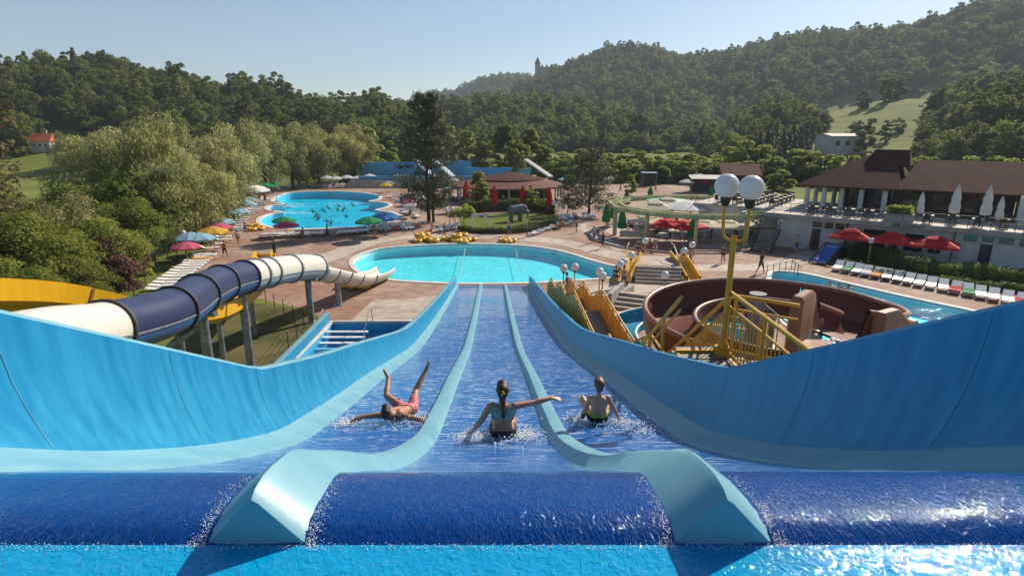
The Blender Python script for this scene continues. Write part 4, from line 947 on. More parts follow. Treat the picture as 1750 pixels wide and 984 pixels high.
# upper storey, set back
UZ = 3.34
part('upper_wall', M_DARKW, lambda b: b.box((8.4, 11.5, UZ + 1.25), (14.0, 9, 2.5)))
part('upper_wall', M_WALLW, lambda b: b.box((18.6, 7.5, UZ + 1.2), (6.0, 6, 2.4)))
for x in (-1.3, 0.3, 1.9, 3.6, 5.6): part('column', M_WALLW, lambda b: b.lathe([(0.24, 0), (0.24, 2.4)], 12, (x, 5.6, UZ)), smooth=True)
for x in (-1.2, 0.6): part('column', M_WALLW, lambda b: b.lathe([(0.22, 0), (0.22, 2.4)], 12, (x, 9.2, UZ)), smooth=True)
for x0, x1 in ((2.2, 4.0), (4.4, 6.2), (7.0, 8.8), (9.4, 11.2), (11.8, 13.6)):
    f = part('window', M_GLASS, lambda b: b.box(((x0 + x1) / 2, 6.98, UZ + 1.1), (x1 - x0, 0.08, 2.0)))
    part('frame', M_DARKW, lambda b: [b.box((x, 6.95, UZ + 1.1), (0.08, 0.12, 2.1)) for x in (x0, (x0 + x1) / 2, x1)], f)
def roof(nm, vs, fs): 
    b = MB(); b.add(vs, fs); o = b.build(nm, M_TILE, bd); so = o.modifiers.new('thickness', 'SOLIDIFY'); so.thickness = 0.18; so.offset = -1; return o
ez = UZ + 2.42
# left pavilion: hipped, with a small raised ridge
roof('roof', [(-2.2, 4.6, ez), (6.9, 4.6, ez), (6.9, 17.5, ez), (-2.2, 17.5, ez), (3.0, 10.2, ez + 2.9), (5.6, 10.2, ez + 2.9)], [(0, 1, 5, 4), (1, 2, 5), (2, 3, 4, 5), (3, 0, 4)])
roof('roof', [(6.3, 5.0, ez + 0.05), (6.3, 16.5, ez + 0.05), (16.2, 5.0, ez + 0.05), (16.2, 16.5, ez + 0.05), (7.6, 10.6, ez + 2.55), (16.2, 10.6, ez + 2.55)], [(0, 2, 5, 4), (1, 4, 5, 3), (0, 4, 1), (2, 3, 5)])
roof('roof', [(3.0, 8.6, ez + 2.1), (7.0, 8.6, ez + 2.0), (7.0, 12.4, ez + 2.0), (3.0, 12.4, ez + 2.1), (3.6, 10.4, ez + 3.5), (6.6, 10.4, ez + 3.5)], [(0, 1, 5, 4), (1, 2, 5), (2, 3, 4, 5), (3, 0, 4)])
# gable end on the camera side
part('gable_wall', M_DARKW, lambda b: b.add([(16.0, 5.4, ez), (16.0, 16, ez), (16.0, 10.6, ez + 2.3)], [(0, 1, 2)]))
part('barge_board', M_WALLW, lambda b: (b.bar((16.26, 4.9, ez), (16.26, 10.6, ez + 2.62), 0.06, 0.25)))
# lettering board over the red canopies
sgn = part('name_board', M_DARKW, lambda b: b.box((8.4, -0.82, 3.14), (2.6, 0.06, 0.4)))
# the board's worn lettering cannot be read from here: a row of dark strokes with a green mark before it
sgn.data.materials.clear(); sgn.data.materials.append(M_CONC)
def strokes(b, x0, x1, y, z, hh, n, seed):
    g = random.Random(seed); w_ = (x1 - x0) / n
    for k in range(n):
        x = x0 + (k + 0.5) * w_; b.box((x - w_ * 0.28, y, z), (w_ * 0.16, 0.02, hh))
        if g.random() < 0.7: b.box((x + w_ * 0.18, y, z), (w_ * 0.16, 0.02, hh))
        for q in (-1, 0, 1):
            if g.random() < 0.5: b.box((x - w_ * 0.04, y - 0.003, z + q * hh * 0.42), (w_ * 0.4, 0.02, hh * 0.16))
part('lettering', mat('navy_letter', (0.02, 0.02, 0.06), 0.6), lambda b: strokes(b, 8.0, 9.5, -0.865, 3.15, 0.24, 7, 2), sgn)
part('emblem', M_GREENC, lambda b: b.box((7.5, -0.865, 3.15), (0.5, 0.02, 0.24)), sgn)
# railing along the terrace edge
part('terrace_rail', M_METAL, lambda b: b.pipe([(-2.8, -0.6, 4.35), (33.8, -0.6, 4.35)], 0.025))
part('terrace_rail', M_METAL, lambda b: b.pipe([(-2.8, -0.6, 3.95), (33.8, -0.6, 3.95)], 0.015))
for k in range(25): part('rail_post', M_METAL, lambda b: b.rod((-2.8 + k * 1.52, -0.6, 3.34), (-2.8 + k * 1.52, -0.6, 4.35), 0.025, n=6))
# upper plaza to the left of the building (raised terrace with tables)
pz = thing('raised_terrace', 'white walled raised terrace crowded with tables behind the steel stairs', 'terrace', FA, FROT)
part('wall', M_WALLW, lambda b: b.box((-7.2, 7.0, 1.6), (8.6, 9.0, 3.2)), pz)
part('slab', M_TERR, lambda b: b.box((-7.4, 7.6, 3.3), (9.4, 10.8, 0.2)), pz)
o = part('window', M_GLASS, lambda b: b.box((-5.2, 2.46, 1.9), (1.0, 0.1, 1.5)), pz); part('frame', M_WALLW, lambda b: [b.box((x, 2.42, 1.9), (0.08, 0.14, 1.66)) for x in (-5.74, -4.66)], o)
part('handrail', M_METAL, lambda b: b.pipe([(-11.9, 2.4, 4.4), (-2.9, 2.4, 4.4)], 0.025), pz)
for k in range(7): part('rail_post', M_METAL, lambda b: b.rod((-11.9 + k * 1.5, 2.4, 3.4), (-11.9 + k * 1.5, 2.4, 4.4), 0.025, n=6), pz)
# steel stairs up to the terrace
ss = thing('steel_stairs', 'grey steel stairs with landing leading up to the restaurant terrace', 'staircase', FP(-2.6, -2.6, 0), FROT)
for k in range(9): part('tread', M_STEEL, lambda b: b.box((0, 0 + k * 0.05 - 1.6 + k * 0.2, 0.17 + k * 0.18), (1.7, 0.3, 0.05)), ss)
part('landing', M_STEEL, lambda b: b.box((0, 1.2, 1.78), (1.8, 1.2, 0.06)), ss)
for k in range(9): part('tread', M_STEEL, lambda b: b.box((-0.9 - 0.24 * k, 1.4, 1.95 + k * 0.17), (0.28, 1.1, 0.05)), ss)
for sg in (-0.9, 0.9):
    part('stringer', M_METAL, lambda b: b.bar((sg, -1.8, 0.05), (sg, 0.6, 1.7), 0.06, 0.25), ss); part('handrail', M_METAL, lambda b: b.pipe([(sg, -1.8, 1.1), (sg, 0.6, 2.8), (sg, 1.8, 2.8)], 0.03), ss)
    for q_ in range(6): part('rail_post', M_METAL, lambda b: b.rod((sg, -1.8 + q_ * 0.48, 0.1 + q_ * 0.33), (sg, -1.8 + q_ * 0.48, 1.1 + q_ * 0.34), 0.02, n=6), ss)
for sg in (0.8, 2.0):
    part('handrail', M_METAL, lambda b: b.pipe([(-0.8, sg, 2.9), (-3.1, sg, 4.4)], 0.03), ss)
    for q_ in range(6): part('rail_post', M_METAL, lambda b: b.rod((-0.9 - q_ * 0.42, sg, 1.9 + q_ * 0.28), (-0.9 - q_ * 0.42, sg, 2.95 + q_ * 0.28), 0.02, n=6), ss)

# --- round concrete pergola
PCc = Vector((20.6, 66.4, 0)); PR = 9.6
M_PERG = mat('stained_yellow_concrete', (0.62, 0.54, 0.28), 0.85, 0.2, col2=(0.22, 0.33, 0.16), scale=1.1, stretch=(3, 3, 0.5), bump=0.2, detail=8)
M_PERGC = mat('yellow_concrete', (0.6, 0.5, 0.25), 0.85, 0.2, var=0.12, scale=2)
pg = thing('round_pergola', 'round open concrete pergola ring with green stained beam around the parasols', 'pergola', PCc)
for k in range(12):
    a0 = R(15 + 30 * k); a1 = R(45 + 30 * k)
    for rr3, nm in ((PR, 'ring_beam'), (PR - 1.15, 'inner_beam')):
        p = Vector((rr3 * math.cos(a0), rr3 * math.sin(a0), 2.93)); q_ = Vector((rr3 * math.cos(a1), rr3 * math.sin(a1), 2.93)); d = (q_ - p).normalized() * 0.02
        b = MB(); b.bar(p + d, q_ - d, 0.16, 0.46); b.build(nm, M_PERG, pg)
    b = MB(); b.box((PR * math.cos(a0), PR * math.sin(a0), 1.35), (0.36, 0.36, 2.69), a0); b.build('column', M_PERGC, pg, bevel=0.02)
    b = MB(); b.bar((PR * math.cos(a0) * 0.99, PR * math.sin(a0) * 0.99, 2.8), ((PR - 1.1) * math.cos(a0), (PR - 1.1) * math.sin(a0), 2.8), 0.2, 0.18); b.build('cross_tie', M_PERGC, pg)
kind(sheet('pavement', [[PCc + Vector((9.9 * math.cos(t), 9.9 * math.sin(t), 0)) for t in [k * math.pi / 18 for k in range(36)]]], 0.018, M_PALE), 'structure')

# --- low round restaurant with brown roofs
RC = G(870, 349); RC = Vector((RC.x, RC.y + 7, 0)); rb = thing('round_pavilion', 'low round cafe pavilion with brown shingle roof in the middle of the park', 'building', RC)
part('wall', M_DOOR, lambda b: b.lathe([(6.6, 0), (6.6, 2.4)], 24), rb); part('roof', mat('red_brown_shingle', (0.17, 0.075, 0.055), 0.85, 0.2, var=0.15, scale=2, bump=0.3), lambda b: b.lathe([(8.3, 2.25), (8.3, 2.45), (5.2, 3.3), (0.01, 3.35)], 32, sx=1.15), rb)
part('upper_roof', M_TILE, lambda b: b.lathe([(5.3, 3.25), (5.3, 3.45), (0.01, 4.5)], 28, sx=1.1), rb)
for k in range(16):
    a = R(k * 22.5); part('column', M_WALLW, lambda b: b.lathe([(0.16, 0), (0.16, 2.3)], 10, (8.6 * math.cos(a), 7.5 * math.sin(a), 0)), rb, True)
for k in range(14):
    a = R(190 + k * 12.3); part('window', M_GLASS, lambda b: b.box((6.63 * math.cos(a), 6.63 * math.sin(a), 1.35), (0.08, 1.1, 1.5), a), rb)
# --- sheds at the far edge
def shed(px, py, w_, d_, h, label, m, slope=0.5, rz=0.0):
    p = G(px, py); o = thing('shed', label, 'shed', p, rz)
    part('wall', M_DARKW, lambda b: b.box((0, 0.6, h / 2), (w_ * 0.86, d_ * 0.6, h)), o)
    part('roof', m, lambda b: b.add([(-w_ / 2, -d_ / 2, h + 0.05), (w_ / 2, -d_ / 2, h + 0.05), (w_ / 2, d_ / 2, h + slope), (-w_ / 2, d_ / 2, h + slope), (-w_ / 2, -d_ / 2, h + 0.15), (w_ / 2, -d_ / 2, h + 0.15), (w_ / 2, d_ / 2, h + slope + 0.1), (-w_ / 2, d_ / 2, h + slope + 0.1)], [(3, 2, 1, 0), (4, 5, 6, 7), (0, 1, 5, 4), (1, 2, 6, 5), (2, 3, 7, 6), (3, 0, 4, 7)]), o)
    for x in (-w_ / 2 + 0.2, w_ / 2 - 0.2): part('post', M_STEEL, lambda b: b.rod((x, -d_ / 2 + 0.2, 0), (x, -d_ / 2 + 0.2, h + 0.05), 0.07), o)
    return o
shed(1205, 328, 6.0, 4, 2.4, 'open shed with pale grey sheet roof behind the pergola', mat('grey_sheet', (0.42, 0.38, 0.35), 0.6), 0.5, -0.15)
shed(1262, 322, 7.5, 6, 2.6, 'dark brown roofed hut behind the globe lamps', M_TILE, 1.9, -0.2)
shed(1108, 318, 0.1 + 3.0, 2, 2.6, 'small kiosk with flat roof beside the young tree', mat('kiosk_blue', (0.25, 0.33, 0.42), 0.6), 0.1, 0.0)
def house(p, w_, d_, h, rh, label, mw, mr, rz):
    o = thing('house', label, 'house', p, rz)
    part('wall', mw, lambda b: b.box((0, 0, h / 2 - 1), (w_, d_, h + 2)), o)
    part('roof', mr, lambda b: b.add([(-w_ / 2 - .5, -d_ / 2 - .5, h), (w_ / 2 + .5, -d_ / 2 - .5, h), (w_ / 2 + .5, d_ / 2 + .5, h), (-w_ / 2 - .5, d_ / 2 + .5, h), (-w_ / 2 - .5, 0, h + rh), (w_ / 2 + .5, 0, h + rh)], [(0, 1, 5, 4), (2, 3, 4, 5), (0, 4, 3), (1, 2, 5), (3, 2, 1, 0)]), o)
    for x in (-w_ * 0.3, 0.0, w_ * 0.3):
        f = part('window', M_GLASS, lambda b: b.box((x, -d_ / 2 - 0.03, h * 0.55), (w_ * 0.12, 0.1, h * 0.3)), o); part('frame', M_WALLW, lambda b: b.box((x, -d_ / 2 - 0.05, h * 0.38), (w_ * 0.15, 0.16, 0.1)), f)
    part('chimney', M_CONC, lambda b: b.box((w_ * 0.2, 0.6, h + rh), (0.6, 0.6, 1.6)), o)
    return o
house(hill_hit(76, 258) + Vector((0, 0, 0.2)), 4.4, 3.8, 2.3, 2.2, 'small house with bright orange roof among the far left trees', M_WALLW, mat('orange_tiles', (0.55, 0.13, 0.045), 0.8), 0.25)
hp = hill_hit(1432, 262)
house(hp + Vector((0, 0, 0.6)), 15, 9, 6.0, 1.0, 'white house with pale flat roof below the hill meadow', M_WALLW, mat('pale_roof', (0.6, 0.52, 0.45), 0.8), 0.2)
for i, (px, py) in enumerate([(1560, 155), (1572, 156)]):
    hp2 = hill_hit(px, py + 6)
    if hp2: house(hp2, 7, 5, 2.6, 1.8, ['grey barn at the top of the hill meadow', 'brown barn next to the grey barn on the hill'][i], M_DARKW, M_TILE, 0.3)
# --- castle on the far ridge
cp = GY(924, 143, 960); ca_ = thing('castle', 'old castle ruin with pointed tower on the far wooded ridge', 'castle', (cp.x, cp.y, cp.z))
ctop = GY(924, 116, 960).z - cp.z + 3; M_CAST = mat('castle_stone', (0.36, 0.29, 0.24), 0.9, var=0.2, scale=0.2)
part('tower', M_CAST, lambda b: b.lathe([(4.2, -30), (4.0, ctop + 2)], 12, (-5, 0, 0)), ca_); part('tower_roof', M_TILE, lambda b: b.lathe([(4.9, ctop + 2), (0.02, ctop + 13)], 12, (-5, 0, 0)), ca_)
part('keep', M_CAST, lambda b: b.box((12, 4, ctop / 2 - 12), (26, 12, ctop + 20)), ca_); part('wall', M_CAST, lambda b: b.box((32, 4, ctop / 2 - 16), (16, 8, ctop + 14)), ca_)
for x in (2, 9, 16, 23): part('merlon', M_CAST, lambda b: b.box((x, 0, ctop - 1), (3, 4, 4)), ca_)
# ---------------------------------------------------------------- lamps
M_GLOBE = mat('opal_globe', (0.8, 0.78, 0.76), 0.25, var=0.03, trans=0.25)
M_BLACK = mat('black_fitting', (0.03, 0.025, 0.02), 0.5)
def globe_lamp(loc, h, r, label, heads=1, m=M_PAINTY2, pr=0.05, group=None, rz=0.0, arm=0.35):
    o = thing('street_lamp', label, 'lamp', loc, rz, group)
    b = MB(); b.lathe([(pr * 1.8, 0), (pr * 1.8, 0.08), (pr, 0.12), (pr, h - 0.5 if heads > 1 else h)], 12); b.build('post', m, o, True)
    for sg in ((0,) if heads == 1 else (-1, 1)):
        x = sg * arm
        if heads > 1: b = MB(); b.pipe(smooth_path([(0, 0, h - 0.6), (x * 0.8, 0, h - 0.55), (x, 0, h - 0.3), (x, 0, h)], 4), pr * 0.55); b.build('arm', m, o, True)
        b = MB(); b.lathe([(pr * 1.1, h - 0.02), (r * 0.4, h + 0.04), (r * 0.45, h + 0.16), (r * 0.2, h + 0.17)], 14, (x, 0, 0)); b.build('lamp_fitting', M_BLACK, o, True)
        b = MB(); b.ball((x, 0, h + 0.12 + r * 0.95), r, 28, 18); b.build('globe', M_GLOBE, o, True)
    return o
L0 = Vector((3.78, 9.85, 7.45))
globe_lamp(L0, 2.52, 0.205, 'tall yellow lamp post with two big white globes at the stair landing', 2, M_PAINTY, 0.05, rz=R(-52), arm=0.225)
lamps = [(962, 505, 457), (981, 507, 452), (1028, 521, 467), (1023, 512, 461), (1076, 489, 432), (1058, 497, 458), (1064, 492, 456), (1100, 455, 408), (1133, 520, 466), (1180, 458, 418), (1166, 470, 440), (1483, 450, 415), (318, 437, 395)]
for i, (px, yb, yt) in enumerate(sorted(lamps)):
    p = G(px, yb); top = GY(px, yt, p.y).z
    globe_lamp(p, max(1.6, top - 0.55), 0.27, 'slim park lamp with one white globe beside the pools, %s from the left' % ordn(i), 1, M_PAINTY2, 0.045, 'single globe park lamps')
lamps2 = [(545, 320, 302), (666, 312, 282), (820, 300, 276), (868, 306, 278), (769, 392, 357), (766, 312, 290), (950, 380, 349), (941, 310, 292), (740, 350, 328)]
for i, (px, yb, yt) in enumerate(sorted(lamps2)):
    p = G(px, yb); top = GY(px, yt, p.y).z
    globe_lamp(p, max(2.0, top - 0.5), 0.25, 'distant park lamp with paired white globes, %s from the left' % ordn(i), 2, M_STEEL, 0.05, 'paired globe park lamps')
# ---------------------------------------------------------------- loungers
M_PLAST = mat('white_plastic', (0.74, 0.72, 0.68), 0.45, var=0.06, scale=3)
def lounger_proto(back=35):
    o = thing('sun_lounger', '', 'sun lounger'); ca, sa = math.cos(R(back)), math.sin(R(back))
    b = MB(); b.box((0, -0.32, 0.31), (0.62, 1.24, 0.06)); b.build('seat', M_PLAST, o)
    b = MB(); b.bar((0, 0.32, 0.33), (0, 0.32 + 0.68 * ca, 0.33 + 0.68 * sa), 0.6, 0.05); b.build('backrest', M_PLAST, o)
    for x in (-0.27, 0.27):
        for y in (-0.8, 0.25): b = MB(); b.box((x, y, 0.14), (0.05, 0.07, 0.28)); b.build('leg', M_PLAST, o)
    return o
LNG = Rep(lounger_proto(30)); LNF = Rep(lounger_proto(8))
def lrow(rep, a, b_, n, label, group, face, jit=0.06, skip=()):
    a = Vector(a); b_ = Vector(b_)
    for i in range(n):
        if i in skip: continue
        p = a.lerp(b_, i / max(1, n - 1)); rep((p.x + rnd.uniform(-jit, jit), p.y + rnd.uniform(-jit, jit), 0.0), face + rnd.uniform(-0.1, 0.1), label % ordn(i), group)
fd = (G(375, 425) - G(255, 520)); fa = math.atan2(fd.y, fd.x)
lrow(LNF, G(275, 500), G(352, 440), 14, 'white lounger in the near part of the fence row, %s from the tube slide', 'loungers along the fence', fa, 0.05)
lrow(LNG, G(362, 428), G(452, 342), 22, 'white lounger along the thicket side of the round pool, %s from the near end', 'loungers beside the thicket', fa + 0.1, 0.25)
lrow(LNF, G(452, 406), G(560, 402), 10, 'white lounger laid flat in front of the round pool, %s from the left', 'flat loungers before the round pool', math.pi + 0.05)
lrow(LNF, G(580, 402), G(625, 398), 6, 'white lounger right of the flat row near the green parasol, %s from the left', 'flat loungers before the round pool', math.pi + 0.1)
lrow(LNG, G(480, 320.5), G(640, 319), 22, 'white lounger on the far side of the round pool, %s from the left', 'loungers on the far side of the round pool', 0.0, 0.4)
lrow(LNG, G(668, 338), G(705, 352), 8, 'white lounger beside the right lobe of the round pool, %s from the far end', 'loungers beside the right lobe', -0.9, 0.4)
lrow(LNG, G(690, 362), G(722, 372), 8, 'white lounger left of the pine trunks, %s from the left', 'loungers round the pine', -0.5, 0.5)
lrow(LNG, G(635, 394), G(700, 392), 10, 'lounger in the pine shade before the round pool, %s from the left', 'shaded loungers', 0.4, 0.3)
lrow(LNG, G(742, 398), G(775, 392), 5, 'lounger behind the pine trunks near the bush, %s from the left', 'shaded loungers by the bush', -0.8, 0.3)
lrow(LNG, G(1432, 461), G(1745, 521), 17, 'white lounger in the straight row beside the rear pool edge, %s from the big deckchair', 'loungers in the row by the hedge', math.atan2(-0.62, 0.784), 0.02)
lrow(LNG, G(915, 402), G(965, 386), 6, 'white lounger at the kerb of the elephant lawn, %s from the left', 'loungers by the elephant lawn', -0.9, 0.25)
lrow(LNG, G(965, 376), G(1015, 372), 6, 'white lounger under the dark broad pine, %s from the left', 'loungers under the dark pine', 0.2, 0.4)
# low white edge wall before the round pool
eb = thing('bench_ledge', 'long low pale ledge along the front of the round pool', 'ledge', G(560, 396)); 
pa = [G(x, y) - eb.location for x, y in ((505, 397.5), (560, 396.5), (640, 391))]
for a, c in zip(pa[:-1], pa[1:]): b = MB(); b.bar(a + Vector((0, 0, 0.2)), c + Vector((0, 0, 0.2)), 0.5, 0.4); b.build('slab', M_COPE, eb)
# ---------------------------------------------------------------- parasols
def parasol_proto(name, m, r=1.3, h=2.2, n=8, drop=0.45, cat_='parasol'):
    o = thing(name, '', cat_)
    b = MB(); b.rod((0, 0, 0), (0, 0, h), 0.03); b.lathe([(0.25, 0), (0.25, 0.08), (0.05, 0.12)], 12); b.build('pole', M_STEEL, o, True)
    b = MB(); rows = []
    for q_ in range(5):
        t = q_ / 4; row = []
        for k in range(n * 2):
            a = math.pi * k / n; sc_ = 1.0 if k % 2 == 0 else math.cos(math.pi / n) * 0.985
            row.append((r * t * sc_ * math.cos(a) + 1e-4 * math.cos(a), r * t * sc_ * math.sin(a) + 1e-4 * math.sin(a), h - drop * t ** 1.3 - (0.02 if k % 2 else 0) * t))
        rows.append(row)
    b.grid(rows, close=True); c = b.build('canopy', m, o); 
    so = c.modifiers.new('cloth', 'SOLIDIFY'); so.thickness = 0.012
    b = MB(); b.grid([[(x * 1.0, y * 1.0, z) for x, y, z in rows[-1]], [(x * 0.995, y * 0.995, z - 0.14) for x, y, z in rows[-1]]], close=True); b.build('valance', m, o)
    return o
def square_parasol(name, m, r=2.0, h=2.7):
    o = thing(name, '', 'parasol'); b = MB(); b.rod((0, 0, 0), (0, 0, h), 0.04); b.build('pole', M_STEEL, o, True)
    def sqr(q_, z): return [(q_, q_, z), (0, q_ * 0.99, z - 0.01), (-q_, q_, z), (-q_ * 0.99, 0, z - 0.01), (-q_, -q_, z), (0, -q_ * 0.99, z - 0.01), (q_, -q_, z), (q_ * 0.99, 0, z - 0.01)]
    b = MB(); b.grid([sqr(r, h - 0.75), sqr(r, h - 0.55), sqr(r * 0.4, h - 0.12)], close=True); b.build('canopy', m, o)
    b = MB(); b.grid([sqr(r * 0.42, h - 0.1), sqr(r * 0.42, h - 0.05), sqr(0.02, h + 0.18)], close=True); b.build('vent_cap', m, o)
    return o
def closed_parasol(name, m, h=2.6, r=0.28):
    o = thing(name, '', 'parasol'); b = MB(); b.rod((0, 0, 0), (0, 0, h), 0.03); b.build('pole', M_STEEL, o, True)
    b = MB(); rows = []
    for z, q_ in ((0.75, 0.5), (0.8, 0.95), (1.2, 1.0), (1.5, 0.75), (1.7, 0.85), (2.1, 0.6), (2.45, 0.28), (2.6, 0.05)):
        rows.append([(r * q_ * (1 + 0.22 * (k % 2)) * math.cos(k * math.pi / 8), r * q_ * (1 + 0.22 * (k % 2)) * math.sin(k * math.pi / 8), z * h / 2.6) for k in range(16)])
    b.grid(rows, close=True); b.build('folded_canopy', m, o, True); return o
cols = {'pink': (0.62, 0.12, 0.22), 'sky blue': (0.3, 0.5, 0.62), 'green': (0.02, 0.28, 0.1), 'yellow': (0.7, 0.42, 0.06), 'white': (0.72, 0.7, 0.66), 'orange': (0.6, 0.3, 0.1), 'pale green': (0.35, 0.45, 0.3), 'red': (0.55, 0.05, 0.04), 'blue': (0.04, 0.16, 0.42)}
PAR = {k: Rep(parasol_proto('parasol', mat('canvas_' + k.replace(' ', '_'), v, 0.8, 0.2, var=0.1, scale=2, trans=0.25))) for k, v in cols.items()}
spots = [('pink', 322, 448), ('sky blue', 330, 437), ('pink', 378, 412), ('sky blue', 381, 404), ('red', 380, 395), ('yellow', 368, 425), ('sky blue', 345, 436), ('orange', 422, 362), ('sky blue', 423, 369), ('sky blue', 411, 380), ('white', 408, 376), ('sky blue', 427, 354), ('white', 442, 336), ('green', 455, 331), ('green', 468, 328), ('white', 474, 324),
         ('green', 488, 398), ('pink', 492, 408), ('green', 632, 404), ('white', 560, 318), ('white', 594, 317), ('white', 575, 318), ('white', 610, 316), ('white', 632, 314), ('yellow', 660, 330), ('pale green', 664, 326), ('yellow', 670, 316), ('white', 682, 312), ('blue', 660, 396), ('sky blue', 655, 388), ('white', 705, 366), ('pink', 700, 362), ('white', 720, 352), ('white', 712, 345),
         ('white', 774, 322), ('white', 772, 335), ('green', 905, 306), ('white', 920, 304), ('green', 938, 304), ('white', 952, 306), ('sky blue', 962, 318), ('white', 895, 304), ('white', 1040, 318), ('green', 1185, 312), ('white', 1195, 314), ('red', 1197, 325), ('white', 860, 305), ('white', 1172, 326)]
for i, (c, px, py) in enumerate(spots):
    same = sorted([s for s in spots if s[0] == c], key=lambda s: s[1]); j = same.index((c, px, py)); p = G(px, py + (6 if py > 330 else 3))
    PAR[c](p, rnd.uniform(0, 1), '%s round sun parasol beside the loungers, %s of its colour from the left' % (c, ordn(j)), c + ' round parasols', rnd.uniform(0.9, 1.15))
bigw = parasol_proto('parasol', M_WHITEC, 2.4, 3.0, 8, 0.8); bigw['label'] = 'large white parasol beside the far end of the round pool'; bigw.location = G(438, 350)
# inside the pergola
CR = Rep(square_parasol('square_parasol', M_CREAM)); RD = Rep(square_parasol('square_parasol', M_RED)); GC = Rep(closed_parasol('closed_parasol', M_GREENC, 3.0, 0.42)); RC_ = Rep(closed_parasol('closed_parasol', M_RED, 3.6, 0.4)); WC = Rep(closed_parasol('closed_parasol', M_WHITEC, 3.4, 0.34))
for i, (x, y, sz) in enumerate(sorted([(-6.3, -4.6, 0.88), (-1.2, -6.6, 0.85), (1.2, -7.0, 0.85), (4.6, -5.8, 0.85), (6.6, -3.2, 0.9), (-4.2, 0.6, 1.2), (-2.0, 4.0, 1.22), (3.6, 2.6, 1.2), (6.0, 1.2, 1.15)])):
    CR(PCc + Vector((x, y, 0.02)), rnd.uniform(-0.2, 0.2), 'cream square parasol standing inside the round pergola, %s from the left' % ordn(i), 'cream parasols inside the pergola', (0.95, 0.95, sz))
for i, (x, y) in enumerate([(-4.6, -6.6), (-3.0, -7.4)]): RD(PCc + Vector((x, y, 0.02)), 0.3 * i, ['red square parasol at the pergola edge nearer the dark pine', 'red square parasol at the pergola edge over the counter'][i], 'red parasols at the pergola', 0.85)
for i, (px, py) in enumerate(sorted([(1035, 392), (1046, 385), (1062, 404), (1182, 420), (1213, 352), (1070, 360), (1110, 352)])):
    GC(G(px, py), 0, 'closed dark green parasol around the pergola, %s from the left' % ordn(i), 'closed green parasols')
bp2 = parasol_proto('pavilion_canopy', M_WHITEC, 2.9, 3.5, 12, 0.8); bp2['label'] = 'big pale ribbed round canopy in the middle of the pergola'; bp2.location = PCc + Vector((-0.6, 0.2, 0.02))
gp = parasol_proto('pavilion_canopy', mat('mint_canvas', (0.3, 0.52, 0.38), 0.7), 2.6, 3.1, 16, 0.3); gp['label'] = 'mint green round canopy behind the ribbed canopy'; gp.location = PCc + Vector((-1.4, 6.2, 0.02))
for i, (px, py) in enumerate(sorted([(797, 349), (845, 364), (893, 362), (938, 366), (834, 334)])): RC_(G(px, py), 0, 'closed tall red parasol around the cafe pavilion, %s from the left' % ordn(i), 'closed red parasols', 1.05)
for i, (k, d) in enumerate([(8.9, 0.8), (11.3, 0.8), (13.4, 1.0), (14.3, 0.6)]): WC(FP(k, d, 3.36), 0, 'closed white parasol on the restaurant terrace, %s from the steel stairs' % ordn(i), 'closed white parasols on the terrace', (1, 1, 1.0) if i in (1, 2) else (0.75, 0.75, 0.78))
# red canopies before the building
for i, (k, d) in enumerate([(4.4, -2.2), (7.5, -2.3), (10.6, -2.4)]):
    o = square_parasol('canopy', M_RED, 1.62, 2.6); o.location = FP(k, d, 0); o.rotation_euler = (0, 0, FROT); o['category'] = 'canopy'; o['label'] = 'red canopy before the restaurant wall, %s from the steel stairs' % ordn(i); o['group'] = 'red canopies'; o.scale = (1.0, 0.8, 1)
# ---------------------------------------------------------------- tables and chairs
def table_proto():
    o = thing('table', '', 'table'); b = MB(); b.box((0, 0, 0.73), (0.8, 0.8, 0.04)); b.build('table_top', M_WHITEC, o)
    for x in (-0.34, 0.34):
        for y in (-0.34, 0.34): b = MB(); b.box((x, y, 0.355), (0.04, 0.04, 0.71)); b.build('leg', M_METAL, o)
    return o
def chair_proto():
    o = thing('chair', '', 'chair'); b = MB(); b.box((0, 0, 0.44), (0.42, 0.42, 0.04)); b.build('seat', M_DARKW, o)
    b = MB(); b.box((0, 0.2, 0.7), (0.42, 0.04, 0.42)); b.build('backrest', M_DARKW, o)
    for x in (-0.18, 0.18):
        for y in (-0.18, 0.18): b = MB(); b.box((x, y, 0.21), (0.035, 0.035, 0.42)); b.build('leg', M_METAL, o)
    return o
TB = Rep(table_proto()); CH = Rep(chair_proto())
DC = {}
def dining(*a): DC.setdefault(a[3], []).append(a)
def set_table(i, p, rz, where, grp, nch=2, z=0.0):
    wh = where + ', ' + ordn(i) + ' table from the left'
    TB((p.x, p.y, z), rz, 'small white topped table ' + wh.replace(' table from', ' from'), 'tables ' + grp)
    for k in range(nch):
        a = rz + (math.pi * k if nch == 2 else math.pi / 2 * k); q_ = Vector((p.x + 0.62 * math.sin(a), p.y - 0.62 * math.cos(a) , z))
        CH((q_.x, q_.y, z), a + math.pi + rnd.uniform(-0.2, 0.2), ['near', 'far', 'inner', 'outer'][k] + ' dark chair ' + wh, 'chairs ' + grp)
for i in range(22):
    a = i * 2.4; r_ = 1.6 + 6.2 * math.sqrt(i / 22); dining(PCc + Vector((r_ * math.cos(a), r_ * math.sin(a), 0)), a, 'inside the round pergola', 'inside the pergola', 2, 0.018)
for i in range(4): dining(FP(0.4 + i * 1.55, 1.0, 0), FROT, 'at the railing left of the terrace planter', 'on the terrace left of the planter', 4, 3.34)
for i in range(5): dining(FP(9.6 + i * 1.7, 0.5 + (i % 2) * 1.1, 0), FROT, 'on the terrace among the closed white parasols', 'on the terrace', 2, 3.34)
for i in range(4):
    for j in range(5): dining(FP(-4.0 - i * 1.9, 3.6 + j * 1.75, 0), FROT, 'on the raised terrace behind the pergola', 'on the raised terrace', 2, 3.4)
